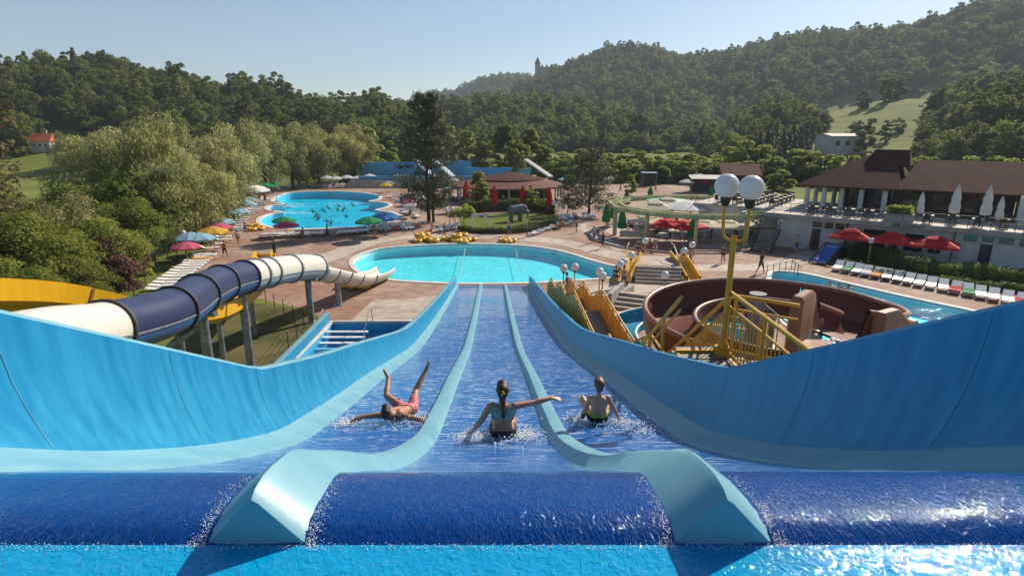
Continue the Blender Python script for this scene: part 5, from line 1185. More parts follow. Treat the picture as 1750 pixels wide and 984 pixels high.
for i in range(9):
    a = R(200 + i * 17.5); dining(RC + Vector((9.9 * math.cos(a), 8.9 * math.sin(a), 0)), a, 'outside the round cafe pavilion', 'round the pavilion', 2)
for ls in DC.values():
    for i, a in enumerate(sorted(ls, key=lambda a: a[0].x / a[0].y)): set_table(i, *a)
# ---------------------------------------------------------------- hedges
def hedge(label, path, wdt, h, m=None, seed=1, dens=900):
    path = smooth_path(path, 5); g = np.random.default_rng(seed); o = thing('hedge', label, 'hedge', path[len(path) // 2]); org = Vector(o.location)
    L_ = [0]
    for a, c in zip(path[:-1], path[1:]): L_.append(L_[-1] + (c - a).length)
    n = int(dens * L_[-1]); cen = np.zeros((n, 3)); nor = np.zeros((n, 3)); ss_ = np.sort(g.uniform(0, L_[-1], n)); j = 0
    for i in range(n):
        while j < len(L_) - 2 and ss_[i] > L_[j + 1]: j += 1
        p = path[j].lerp(path[j + 1], (ss_[i] - L_[j]) / max(1e-6, L_[j + 1] - L_[j])); t = (path[j + 1] - path[j]).normalized(); s_ = Vector((-t.y, t.x, 0))
        f = g.integers(0, 4); hh = h * (1 + 0.12 * math.sin(ss_[i] * 1.7) + 0.06 * math.sin(ss_[i] * 5.1))
        if f == 0: q_, nn = p + s_ * g.uniform(-.5, .5) * wdt + Vector((0, 0, hh)), Vector((0, 0, 1))
        else:
            sg = 1 if f == 1 else -1; q_, nn = p + s_ * sg * wdt / 2 + Vector((0, 0, g.uniform(0, 1) * hh)), s_ * sg
        cen[i] = q_ - org; nor[i] = nn
    cen += g.normal(size=(n, 3)) * 0.06; nor = unit(nor + g.normal(size=(n, 3)) * 0.6)
    v, f = quads(cen, nor, np.full(n, 0.085), 0.6, g); link('foliage', np_mesh('hedge_leaves', v, f, m or LM_BOX), o)
    b = MB(); b.grid([[p - org + s_ for s_ in (Vector((0, 0, 0)), Vector((0, 0, h * 0.85)))] for p in path]); b.build('stems', M_BARK, o); return o
hedge('clipped dark hedge between the cafe and the elephant lawn', P([(790, 366), (830, 361), (880, 360), (930, 362), (948, 366)]), 1.3, 1.5, seed=2, dens=500)
hedge('low hedge along the front of the elephant lawn', P([(786, 394), (820, 398), (870, 398), (915, 394), (945, 384)]), 0.7, 0.55, seed=3, dens=350)
hedge('long green hedge between the loungers and the restaurant wall', [G(1432, 446), G(1440, 438), G(1475, 437), FP(9.5, -5.0, 0), FP(16, -4.6, 0), FP(23, -4.2, 0), FP(32, -3.8, 0)], 1.5, 1.1, seed=4, dens=700)
hedge('low front hedge behind the straight row of white loungers', [G(1436, 455), FP(9.0, -8.2, 0), FP(16, -7.6, 0), FP(24, -7.2, 0), FP(32, -6.9, 0)], 0.7, 0.5, seed=5, dens=350)
hedge('yellow shrub in the concrete planter on the terrace', [FP(6.6, 0.3, 4.0), FP(7.6, 0.3, 4.0), FP(8.4, 0.3, 4.0)], 0.9, 0.6, LM_YEL, 6, 900)
pb = thing('planter', 'dark grey concrete planter box on the restaurant terrace', 'planter', FP(7.5, 0.3, 3.34), FROT)
part('box', M_CONC, lambda b: b.box((0, 0, 0.36), (2.2, 1.2, 0.72), top=1.06), pb); part('soil', M_BARK, lambda b: b.box((0, 0, 0.7), (2.0, 1.0, 0.12)), pb)
# ---------------------------------------------------------------- wire fence beside the thicket
fen = thing('wire_fence', 'tall green wire fence between the thicket and the loungers', 'fence', G(255, 500)); fo_ = Vector(fen.location)
M_WIRE = mat('green_wire', (0.03, 0.06, 0.04), 0.5, metal=0.3); fpts = P([(150, 590), (207, 528), (250, 492), (290, 460), (330, 428), (368, 396), (398, 366)]); fp2 = []
for a, c in zip(fpts[:-1], fpts[1:]):
    n = max(1, round((c - a).length / 2.5)); fp2 += [a.lerp(c, k / n) for k in range(n)]
for i, p in enumerate(fp2):
    q_ = p - fo_; b = MB(); b.rod(q_, q_ + Vector((0, 0, 2.6)), 0.035, n=6); b.rod(q_ + Vector((0, 0, 2.6)), q_ + Vector((-0.3, -0.1, 2.95)), 0.03, n=6); b.build('fence_post', M_WIRE, fen)
for k in range(12):
    b = MB(); b.pipe([p - fo_ + Vector((0, 0, 0.15 + k * 0.22)) for p in fp2], 0.008, 4); b.build('wire', M_WIRE, fen)
# garden fence on the worn lawn
lf = thing('wire_fence', 'low dark mesh fence around the worn lawn under the tube slide', 'fence', G(470, 560)); lo = Vector(lf.location)
lp_ = P([(360, 560), (455, 520), (520, 560), (478, 622)])
for a, c in zip(lp_[:-1], lp_[1:]):
    n = max(1, round((c - a).length / 1.8))
    for k in range(n): q_ = a.lerp(c, k / n) - lo; b = MB(); b.rod(q_, q_ + Vector((0, 0, 1.05)), 0.025, n=6); b.build('fence_post', M_METAL, lf)
for k in range(4): b = MB(); b.pipe([p - lo + Vector((0, 0, 0.2 + k * 0.27)) for p in lp_], 0.008, 4); b.build('wire', M_METAL, lf)
# ---------------------------------------------------------------- swim rings
RING = mat('yellow_vinyl', (0.72, 0.38, 0.02), 0.3, var=0.06)
def ring_proto(double=False):
    o = thing('swim_ring', '', 'swim ring'); b = MB()
    for cy_ in ((-0.42, 0.42) if double else (0,)):
        rows = [[((0.38 + 0.17 * math.cos(R(a))) * math.cos(R(t)), cy_ + (0.38 + 0.17 * math.cos(R(a))) * math.sin(R(t)), 0.17 + 0.17 * math.sin(R(a))) for t in range(0, 360, 20)] for a in range(0, 361, 36)]
        b.grid(rows, close=True)
    b.build('tube', RING, o, True); b = MB()
    for sg in (-1, 1): b.pipe([(sg * 0.5, -0.12, 0.3), (sg * 0.56, 0, 0.36), (sg * 0.5, 0.12, 0.3)], 0.02, 6)
    b.build('handle', M_BLACK, o); return o
RG = Rep(ring_proto(True))
rings = [(716, 413, 0), (726, 411, 0.03), (738, 413, 0), (722, 409, 0.3), (780, 413, 0), (792, 415, 0), (803, 412, 0), (786, 410, 0.3), (770, 411, 0), (872, 414, 0), (862, 412, 0), (594, 492, 0), (612, 493, 0), (438, 394, 0), (434, 392, 0.34)]
for i, (px, py, z) in enumerate(sorted(rings)): RG(G(px, py) + Vector((0, 0, z + 0.03)), rnd.uniform(0, 3.1), 'yellow double swim ring lying on the deck, %s from the left' % ordn(i), 'yellow swim rings', rnd.uniform(0.85, 1.1))
# ---------------------------------------------------------------- giant deckchair
dk = thing('giant_deckchair', 'oversized blue canvas deckchair with white lettering beside the hedge', 'deckchair', G(1408, 450), R(-58)); dk.scale = (0.78,) * 3
M_BLUEC = mat('blue_canvas', (0.02, 0.1, 0.4), 0.7, var=0.08)
for x in (-0.95, 0.95):
    part('frame_rail', M_DARKW, lambda b: b.bar((x, -1.4, 0.1), (x, 1.5, 2.1), 0.1, 0.12), dk); part('frame_rail', M_DARKW, lambda b: b.bar((x * 0.88, 1.4, 0.08), (x * 0.88, -0.4, 1.05), 0.1, 0.12), dk)
for y, z in ((-1.38, 0.12), (1.48, 2.1), (1.38, 0.1)): part('cross_bar', M_DARKW, lambda b: b.rod((-0.98, y, z), (0.98, y, z), 0.06), dk)
cv = part('canvas', M_BLUEC, lambda b: b.grid([[(x, -1.2 + 2.7 * t, 0.32 + 1.75 * t - 0.32 * math.sin(math.pi * t)) for x in (-0.86, 0, 0.86)] for t in [k / 10 for k in range(11)]]), dk, True)
# pale unreadable print near the top of the canvas
part('print', M_WHITEC, lambda b: [b.add([(x, 0.98 + dy, 1.695 + dy * 0.82 + 0.02), (x + 0.1, 0.98 + dy, 1.695 + dy * 0.82 + 0.02), (x + 0.1, 1.04 + dy, 1.745 + dy * 0.82 + 0.02), (x, 1.04 + dy, 1.745 + dy * 0.82 + 0.02)], [(0, 1, 2, 3)]) for x in (-0.55, -0.4, -0.22, -0.05, 0.1, 0.28, 0.42) for dy in (0.0, 0.1)], cv)
# ---------------------------------------------------------------- concrete steps with yellow slides
sp_ = G(1126, 486); stp = thing('concrete_steps', 'broad concrete steps leading up between two yellow children slides', 'steps', sp_, R(-10))
for k in range(5): part('step', M_PALE, lambda b: b.box((0, 0.36 * k + 0.2, 0.1 + 0.1 * k), (3.5, 0.36, 0.2 + 0.2 * k)), stp)
part('platform', M_PALE, lambda b: b.box((0, 3.6, 0.52), (3.5, 3.6, 1.04)), stp)
for sg, lb in ((-1, 'yellow children slide left of the concrete steps'), (1, 'yellow children slide right of the concrete steps')):
    k_ = thing('kids_slide', lb, 'slide', sp_ + Vector((sg * 2.35, 0.3, 0)), R(-10 + sg * 8))
    pth = smooth_path([(0, 4.6, 1.1), (0, 3.4, 1.05), (sg * 0.1, 1.8, 0.7), (sg * 0.2, 0.4, 0.3), (sg * 0.2, -0.5, 0.22)], 6)
    sweep(pth, lambda i, n: [(-0.55, 0.5), (-0.45, 0.5), (-0.4, 0.08), (0, 0), (0.4, 0.08), (0.45, 0.5), (0.55, 0.5), (0.5, 0), (0, -0.1), (-0.5, 0), (-0.55, 0.5)]).build('chute', M_YEL, k_, True)
    for y, z in ((3.4, 0.96), (1.4, 0.5)): part('support_post', M_STEEL, lambda b: b.rod((0, y, 0), (0, y, z), 0.07), k_)
    part('handrail', M_PAINTY, lambda b: b.pipe([(-0.5, 4.4, 2.3), (-0.5, 3.3, 2.2), (-0.4, 2.0, 1.5)], 0.03), k_)
# curved low wall and pale steps near the lamps
wl2 = thing('garden_wall', 'low curved grey concrete wall below the globe lamps', 'wall', G(1040, 520)); wo_ = Vector(wl2.location)
for a, c in zip(*(lambda q: (q[:-1], q[1:]))(smooth_path(P([(960, 527), (1010, 524), (1060, 512), (1072, 505), (1080, 499)]), 3))): part('wall_block', M_CONC, lambda b: b.bar(a - wo_ + Vector((0, 0, 0.3)), c - wo_ + Vector((0, 0, 0.3)), 0.3, 0.6), wl2)
ps = thing('concrete_steps', 'short pale steps beside the teal slide', 'steps', G(1082, 530), R(-25))
for k in range(4): part('step', M_PALE, lambda b: b.box((0, k * 0.5, 0.09 + k * 0.18), (2.6, 0.52, 0.18)), ps)
for x in (-1.4,): part('side_wall', M_CONC, lambda b: b.box((x, 1.0, 0.55), (0.24, 3.2, 1.1)), ps)
# rail at the end of the rear pool
rl = thing('pool_railing', 'low dark railing at the shallow end of the rear pool', 'railing', G(1340, 470))
rail_run(rl, [G(1310, 472) - rl.location, G(1352, 462) - rl.location, G(1368, 476) - rl.location], 0.9, 0.04, 0.9, m=M_METAL)
# steps and rails of the small blue pool
sb_ = thing('pool_steps', 'white underwater steps in the corner of the small deep blue pool', 'steps', G(583, 566))
for k in range(6): part('step', M_RIMW, lambda b: b.box((0.1, 0.5 - k * 0.62, -0.2 - k * 0.12), (2.6 - 0.1 * k, 0.26, 0.06)), sb_)
for x in (1.45, -1.35): part('handrail', M_STEEL, lambda b: b.pipe(smooth_path([(x, 1.6, 0), (x, 1.4, 0.9), (x, 0.6, 0.8), (x, -1.0, -0.3)], 4), 0.025), sb_)
hw = thing('pool_wall', 'raised light blue wall along the edge of the small pool', 'wall', G(525, 595)); ho = Vector(hw.location)
part('wall_panel', M_LBLUE, lambda b: b.bar(G(566, 551) - ho + Vector((-0.15, 0, 0.3)), G(478, 645) - ho + Vector((-0.15, 0, 0.3)), 0.14, 0.6), hw)
part('wall_cap', M_LEDGE, lambda b: b.bar(G(566, 551) - ho + Vector((-0.15, 0, 0.63)), G(478, 645) - ho + Vector((-0.15, 0, 0.63)), 0.24, 0.06), hw)
# yellow toy boxes at the ring stand and play funnels
for i, (px, py) in enumerate([(597, 312), (642, 311)]):
    o = thing('play_funnel', ['blue cone shaped play tower with red top on the lawn, left one', 'blue cone shaped play tower with red top on the lawn, right one'][i], 'play tower', G(px, py), 0.3 * i)
    part('cone_body', M_BLUEC, lambda b: b.lathe([(1.1, 0), (1.25, 0.1), (1.7, 2.6), (1.6, 2.6), (1.1, 0.3)], 8), o); part('canopy', M_RED, lambda b: b.add([(-1.9, -1.4, 2.7), (1.5, -1.5, 2.9), (1.8, 1.4, 3.5), (-1.5, 1.5, 3.3), (0, 0, 3.3)], [(0, 1, 4), (1, 2, 4), (2, 3, 4), (3, 0, 4)]), o)
    for k in range(4): a = R(45 + 90 * k); part('post', M_STEEL, lambda b: b.rod((1.6 * math.cos(a), 1.6 * math.sin(a), 0), (1.5 * math.cos(a), 1.5 * math.sin(a), 2.95), 0.05), o)
# far wave pool with its blue slides
fw = Vector((-21, 126, 0)); fwp = thing('far_pool_structure', 'far blue pool structure with white chute beyond the pine', 'water slide', fw)
M_BLUEW = mat('blue_pool_wall', (0.12, 0.34, 0.5), 0.6)
for k, (x, y, w_, h) in enumerate([(-6, 4, 12, 3.0), (6, 6, 12, 3.2), (18, 2, 14, 2.0), (-2, -6, 16, 0.8), (14, -6, 16, 0.8)]): part('blue_wall', M_BLUEW, lambda b: b.box((x, y, 1.4 + h / 2), (w_, 0.6, h)), fwp)
part('mound', M_PALE, lambda b: b.box((6, 0, 0.7), (38, 16, 1.4), top=0.92), fwp)
part('water', mat('pool_surface', (0.03, 0.4, 0.6), 0.1), lambda b: b.box((6, -1, 1.5), (30, 9, 0.1)), fwp)
for x, c_ in ((0, M_RIMW), (4, M_RIMW), (24, M_WHITE)): part('chute', c_, lambda b: b.bar((x, 4, 5.0), (x + 5, -4, 1.9), 1.1, 0.3), fwp)
for x in (-8, 0, 8, 16, 22): part('post', M_STEEL, lambda b: b.rod((x, 4.8, 1), (x, 4.8, 5.2), 0.08), fwp)

# ---------------------------------------------------------------- towels thrown over loungers, cool boxes and bags
TW = {k: mat('towel_' + k, v, 0.95, 0.1, var=0.15, scale=6) for k, v in {'red': (0.5, 0.06, 0.06), 'blue': (0.08, 0.2, 0.5), 'white': (0.7, 0.68, 0.65), 'orange': (0.65, 0.3, 0.08), 'purple': (0.2, 0.1, 0.3), 'green': (0.1, 0.3, 0.14)}.items()}
def towel(p, rz, k, label, grp):
    o = thing('towel', label, 'towel', p, rz, grp)
    b = MB(); b.grid([[(x, y, z) for x in (-0.34, 0, 0.34)] for y, z in ((-0.95, 0.22), (-0.94, 0.35), (-0.3, 0.355), (0.3, 0.36), (0.75, 0.52))]); b.build('cloth', TW[k], o, True)
    b = MB(); b.grid([[(x, y, z + 0.006) for x in (-0.34, 0, 0.34)] for y, z in ((-0.82, 0.352), (-0.72, 0.352))]); b.build('stripe', M_WHITEC if k != 'white' else TW['blue'], o)
lg = [o for o in C.objects if o.name.startswith('sun_lounger') and o.parent is None]
rnd2 = random.Random(11); pick = rnd2.sample([o for o in lg if o.location.y > 46 or o.location.x > 0], 30); ks = list(TW); cnt = {}
for o in sorted(pick, key=lambda o: o.location.x / max(1, o.location.y)):
    k = rnd2.choice(ks); i = cnt.get(k, 0); cnt[k] = i + 1; towel(o.location, o.rotation_euler.z, k, '%s towel spread over a lounger, %s of its colour from the left' % (k, ordn(i)), k + ' towels')

# ---------------------------------------------------------------- rope lines across the landing pool, spouts of the round pool, foam where the lanes end
M_ROPE = mat('white_rope', (0.7, 0.7, 0.68), 0.7)
for i, (a, c_) in enumerate([((795, 424), (787, 470)), ((880, 424), (893, 470))]):
    p0 = G(*a, -0.3); p1 = G(*c_, -0.3); o = thing('pool_rope', ['floating rope line left of the lane ends in the turquoise pool', 'floating rope line right of the lane ends in the turquoise pool'][i], 'rope', p0)
    part('rope', M_ROPE, lambda b: b.rod((0, 0, 0), p1 - p0, 0.015, n=6), o)
    for k in range(14): q_ = (p1 - p0) * ((k + 0.5) / 14); part('float', M_ROPE, lambda b: b.ball(q_, 0.06, 8, 6), o)
g_ = random.Random(8)
def foam(label, c, rx, ry, n, r0, r1, z):
    b = MB()
    for k in range(n): b.ball((g_.gauss(0, rx), g_.gauss(0, ry), abs(g_.gauss(0, 0.03))), g_.uniform(r0, r1), 6, 4, (1, 1, 0.35))
    o = b.build('water_foam', foam_m, None, True, recalc=False); o.location = (c.x, c.y, z); return kind(o, 'stuff', label)
foam('white water where the blue lanes meet the pool', Vector((-1.4, 42.2, 0)), 1.5, 0.35, 500, 0.02, 0.06, -0.32)
for i, (px, py) in enumerate([(497, 348), (500, 363), (496, 352)]):
    p = G(px, py); foam('spray of the %s spout of the round pool' % ordn(i), p, 1.6, 0.5, 160, 0.03, 0.09, -0.09)
foam('splashing around the rearmost bathers in the round pool', G(592, 347), 3.0, 0.6, 140, 0.03, 0.08, -0.09)
sps = G(474, 346); 
for i, (px, py) in enumerate([(478, 346), (474, 360)]):
    p = G(px, py); o = thing('water_spout', 'curved white water spout at the round pool, %s from the far end' % ordn(i), 'spout', p); part('pipe', M_RIMW, lambda b: b.pipe(smooth_path([(-0.5, 0, 0), (-0.4, 0, 1.0), (0.1, 0, 1.35), (0.6, 0, 1.1)], 5), 0.09), o, True); part('base_plate', M_CONC, lambda b: b.box((-0.5, 0, 0.08), (0.5, 0.5, 0.16)), o)
# ---------------------------------------------------------------- people and animals: one continuous surface each
def skinmat(n, c): return mat(n, c, 0.5, 0.4, var=0.08, scale=6)
SK_A = skinmat('skin_tan', (0.42, 0.2, 0.11)); SK_B = skinmat('skin_fair', (0.52, 0.3, 0.2)); SK_C = skinmat('skin_brown', (0.3, 0.14, 0.08))
HR_B = mat('hair_brown', (0.05, 0.025, 0.012), 0.6, var=0.3, scale=30); HR_L = mat('hair_light', (0.16, 0.085, 0.035), 0.6, var=0.3, scale=30)
def blob(caps, balls, m, voxel, it=4, name='body'):
    b = MB()
    for p, r0, q, r1 in caps:
        b.ball(p, r0, 10, 8); b.ball(q, r1, 10, 8)
        if (Vector(p) - Vector(q)).length > 1e-4: b.rod(p, q, r0, r1, 10)
    for c, r, sq in balls: b.ball(c, r, 16, 12, sq)
    me = b.mesh(name, m, recalc=True); t = bpy.data.objects.new('t', me); C.objects.link(t)
    md = t.modifiers.new('r', 'REMESH'); md.mode = 'VOXEL'; md.voxel_size = voxel
    ms = t.modifiers.new('s', 'SMOOTH'); ms.factor = 0.5; ms.iterations = it
    bpy.context.view_layer.update(); out = bpy.data.meshes.new_from_object(t.evaluated_get(bpy.context.evaluated_depsgraph_get()))
    bpy.data.objects.remove(t); out.polygons.foreach_set('use_smooth', [True] * len(out.polygons)); out.name = name
    if not out.materials: out.materials.append(m)
    return out
def wear(me, pred, m, off=0.008, name='swimwear'):
    """clothing: the body's own faces inside the garment, lifted off the skin"""
    vs = {}; V = []; Fs = []
    for f in me.polygons:
        c = f.center
        if pred(c):
            ids = []
            for i in f.vertices:
                if i not in vs: vs[i] = len(V); v = me.vertices[i]; V.append(v.co + v.normal * off)
                ids.append(vs[i])
            Fs.append(ids)
    o = bpy.data.meshes.new(name); o.from_pydata(V, [], Fs); o.update(); o.materials.append(m); o.polygons.foreach_set('use_smooth', [True] * len(o.polygons)); return o
def v3(*a): return Vector(a)
def hand(caps, wr, hd, side, spread=0.3, curl=0.25, s=1.0):
    """palm, four bent fingers of unequal length and a thumb from the side of the palm"""
    hd = hd.normalized(); lat = side - hd * side.dot(hd); lat.normalize(); nr = hd.cross(lat)
    for k in (-1, 0, 1): caps.append((wr + hd * 0.015 * s, 0.02 * s, wr + hd * 0.085 * s + lat * k * 0.024 * s, 0.0165 * s))
    for k, L in zip((-1.5, -0.5, 0.5, 1.5), (0.058, 0.072, 0.076, 0.066)):
        a = wr + hd * 0.088 * s + lat * k * 0.0205 * s; d = (hd + lat * k * spread * 0.25).normalized(); m = a + d * L * 0.5 * s; e = m + (d - nr * curl).normalized() * L * 0.5 * s
        caps += [(a, 0.0098 * s, m, 0.009 * s), (m, 0.009 * s, e, 0.0075 * s)]
    a = wr + hd * 0.03 * s + lat * 0.03 * s; m = a + (hd * 0.6 + lat * 0.8).normalized() * 0.035 * s; caps += [(a, 0.0125 * s, m, 0.011 * s), (m, 0.011 * s, m + (hd + lat * 0.35).normalized() * 0.032 * s, 0.009 * s)]
def make_body(J, s=1.0, fingers=True, female=False):
    c = []; bl = []; lat = (J['hp'][1] - J['hp'][0]).normalized(); sl = (J['sh'][1] - J['sh'][0]).normalized()
    c.append((J['hp'][0], 0.088 * s, J['hp'][1], 0.088 * s))
    for k in (-1, 1):
        c.append((J['pel'] + lat * 0.052 * s * k, 0.1 * s, J['wst'] + lat * 0.045 * s * k, (0.078 if female else 0.088) * s)); c.append((J['wst'] + lat * 0.045 * s * k, (0.078 if female else 0.088) * s, J['chs'] + sl * 0.068 * s * k, 0.098 * s))
        c.append((J['chs'] + sl * 0.06 * s * k, 0.085 * s, J['sh'][(k + 1) // 2] - sl * 0.01 * k, 0.054 * s))
    c.append((J['chs'], 0.085 * s, J['nck'], 0.052 * s)); c.append((J['nck'], 0.046 * s, J['hed'], 0.052 * s))
    up = (J['hed'] - J['nck']).normalized(); f = J['f'].normalized()
    bl.append((J['hed'] + up * 0.03 * s, 0.098 * s, (0.82, 0.95, 1.08))); c.append((J['hed'] + f * 0.035 * s - up * 0.04 * s, 0.052 * s, J['hed'] + f * 0.05 * s - up * 0.062 * s, 0.036 * s))
    c.append((J['hed'] + f * 0.085 * s + up * 0.02 * s, 0.012 * s, J['hed'] + f * 0.105 * s - up * 0.008 * s, 0.016 * s))
    el_ = up.cross(f)
    for k in (-1, 1): c.append((J['hed'] + el_ * 0.084 * s * k + up * 0.025 * s, 0.017 * s, J['hed'] + el_ * 0.082 * s * k - up * 0.008 * s, 0.013 * s))
    for i in (0, 1):
        c += [(J['sh'][i], 0.052 * s, J['el'][i], 0.039 * s), (J['el'][i], 0.04 * s, J['el'][i].lerp(J['wr'][i], 0.3), 0.042 * s), (J['el'][i].lerp(J['wr'][i], 0.3), 0.042 * s, J['wr'][i], 0.026 * s)]
        hd = J['hd'][i]
        if fingers: hand(c, J['wr'][i], hd, J.get('hs', [v3(0, 1, 0), v3(0, 1, 0)])[i], s=s)
        else: c.append((J['wr'][i], 0.028 * s, J['wr'][i] + hd.normalized() * 0.13 * s, 0.03 * s))
        hp, kn, an, to = J['hp'][i], J['kn'][i], J['an'][i], J['to'][i]; cf = kn.lerp(an, 0.3)
        c += [(hp, 0.09 * s, hp.lerp(kn, 0.4), 0.08 * s), (hp.lerp(kn, 0.4), 0.08 * s, kn, 0.055 * s), (kn, 0.055 * s, cf, 0.054 * s), (cf, 0.054 * s, an, 0.035 * s), (an, 0.036 * s, to, 0.026 * s), (an, 0.034 * s, an + (an - to).normalized() * 0.04 * s + (an - kn).normalized() * 0.03 * s, 0.028 * s)]
    return c, bl
def scaleJ(J, s):
    return {k: ([q * s for q in v] if isinstance(v, list) else v * s) for k, v in J.items()}
def slide_at(px, py):
    """where on the running surface the surveyed seat lies: returns across, along"""
    best = None
    for s in np.arange(4.0, 30, 0.02):
        x, y = project(0 + SK * s, s, fz(s))
        if best is None or abs(y - py) < best[0]: best = (abs(y - py), s, x)
    s = best[1]; d = s * cT - (fz(s) - CAM_Z) * sT
    return (px - best[2]) * d / 1000, s
def drops(name, label, pts, r0, r1, seed, flat=0.6, m=None, org=Vector((0, 0, 0))):
    g = random.Random(seed); b = MB()
    for p in pts: b.ball(p - org, g.uniform(r0, r1), 6, 4, (1, 1, flat))
    o = b.build(name, m or foam_m, None, True, recalc=False); o.location = org; return kind(o, 'stuff', label)
# --- the woman in the middle lane, seen from behind
ux, us = slide_at(862, 748); W = sp(ux, us, fz(us)); sl_ = (fz(us + 0.4) - fz(us)) / 0.4
J = dict(pel=v3(0, 0, 0.11), wst=v3(0, -0.04, 0.27), chs=v3(0.005, -0.06, 0.43), nck=v3(0.0, -0.03, 0.57), hed=v3(0.0, 0.0, 0.69), f=v3(0, 1, -0.1), sh=[v3(-0.165, -0.05, 0.5), v3(0.165, -0.05, 0.5)],
         el=[v3(-0.285, -0.02, 0.28), v3(0.42, 0.05, 0.5)], wr=[v3(-0.41, 0.04, 0.08), v3(0.65, 0.12, 0.53)], hd=[v3(-0.6, 0.4, -0.45), v3(1, 0.3, -0.25)], hs=[v3(0.3, 1, 0), v3(0, 1, 0.3)],
         hp=[v3(-0.09, 0.03, 0.095), v3(0.09, 0.03, 0.095)], kn=[v3(-0.12, 0.46, 0.12 + 0.46 * sl_ + 0.12), v3(0.12, 0.46, 0.12 + 0.46 * sl_ + 0.1)], an=[v3(-0.12, 0.86, 0.07 + 0.86 * sl_), v3(0.12, 0.87, 0.07 + 0.87 * sl_)], to=[v3(-0.14, 1.0, 0.16 + 0.9 * sl_), v3(0.14, 1.0, 0.16 + 0.9 * sl_)])
c, bl = make_body(J, 1.0, True, True); wb = blob(c, bl, SK_A, 0.0085, 4)
wom = thing('person', 'person with braided hair sitting in the middle lane, one arm on the divider', 'person', W); link('body', wb, wom)
M_PRINT = mat('patterned_swimwear', (0.03, 0.12, 0.13), 0.7, col2=(0.35, 0.4, 0.3), scale=28, detail=2)
link('bikini_top', wear(wb, lambda p: 0.33 < p.z < 0.5 and abs(p.x) < 0.165 or (0.5 <= p.z < 0.575 and 0.08 < abs(p.x) < 0.14 and p.y < 0.1), M_PRINT, 0.009), wom)
link('bikini_bottom', wear(wb, lambda p: p.z < 0.155 and abs(p.x) < 0.22 and p.y < 0.16, mat('dark_swimwear', (0.05, 0.02, 0.03), 0.7), 0.008), wom)
hr = blob([(J['hed'] + v3(0, -0.05, 0.04), 0.085, J['hed'] + v3(0, 0.02, 0.075), 0.08), (J['hed'] + v3(0, -0.07, -0.01), 0.07, J['hed'] + v3(0, -0.1, -0.06), 0.045), (J['hed'] + v3(0, -0.1, -0.06), 0.034, J['chs'] + v3(0.01, -0.115, 0.06), 0.028), (J['chs'] + v3(0.01, -0.115, 0.06), 0.028, J['wst'] + v3(0.01, -0.1, 0.1), 0.014)], [], HR_B, 0.009, 2, 'hair'); link('hair', hr, wom)
drops('hair_tie', '', [], 0, 0, 1) if False else None
b = MB(); b.ball(J['hed'] + v3(0.012, -0.138, 0.03), 0.017, 8, 6); b.ball(J['hed'] + v3(-0.008, -0.14, 0.008), 0.015, 8, 6); b.ball(J['hed'] + v3(0.004, -0.136, 0.055), 0.013, 8, 6); b.build('hair_clip', RING, wom, True)
# --- the boy in the lane on the right
bx_, bs_ = slide_at(1024, 722); B_ = sp(bx_, bs_, fz(bs_)); sl_ = (fz(bs_ + 0.4) - fz(bs_)) / 0.4
J = dict(pel=v3(0, 0, 0.11), wst=v3(0, -0.03, 0.27), chs=v3(0.0, -0.03, 0.43), nck=v3(0.0, 0.0, 0.56), hed=v3(0.0, 0.03, 0.69), f=v3(0.15, 1, -0.2), sh=[v3(-0.155, -0.01, 0.49), v3(0.155, -0.01, 0.49)],
         el=[v3(-0.235, -0.02, 0.27), v3(0.27, -0.02, 0.28)], wr=[v3(-0.27, 0.04, 0.1), v3(0.37, 0.03, 0.08)], hd=[v3(-0.3, 0.6, -0.5), v3(0.5, 0.5, -0.4)], hs=[v3(1, 0.3, 0), v3(-1, 0.6, 0)],
         hp=[v3(-0.09, 0.03, 0.095), v3(0.09, 0.03, 0.095)], kn=[v3(-0.24, 0.36, 0.3), v3(0.22, 0.4, 0.24)], an=[v3(-0.22, 0.62, 0.05), v3(0.2, 0.7, 0.0)], to=[v3(-0.26, 0.76, 0.12), v3(0.24, 0.84, 0.06)])
J = scaleJ(J, 0.86); c, bl = make_body(J, 0.86); wb = blob(c, bl, SK_B, 0.0085, 4)
boy = thing('person', 'person in dark shorts with lime waistband sitting in the lane by the shaded wall', 'person', B_); link('body', wb, boy)
shc = wear(wb, lambda p: p.z < 0.15 and abs(p.x) < 0.25 and p.y < 0.24, mat('black_swimwear', (0.015, 0.017, 0.02), 0.7), 0.009); link('swim_shorts', shc, boy)
link('waistband', wear(wb, lambda p: 0.135 < p.z < 0.165 and abs(p.x) < 0.18 and p.y < 0.13, mat('lime_band', (0.45, 0.6, 0.05), 0.7), 0.012), boy)
link('hair', blob([(J['hed'] + v3(0, -0.03, 0.05), 0.08, J['hed'] + v3(0, 0.03, 0.07), 0.075), (J['hed'] + v3(0, -0.05, -0.02), 0.055, J['hed'] + v3(0, -0.05, 0.0), 0.06)], [], HR_L, 0.009, 2, 'hair'), boy)
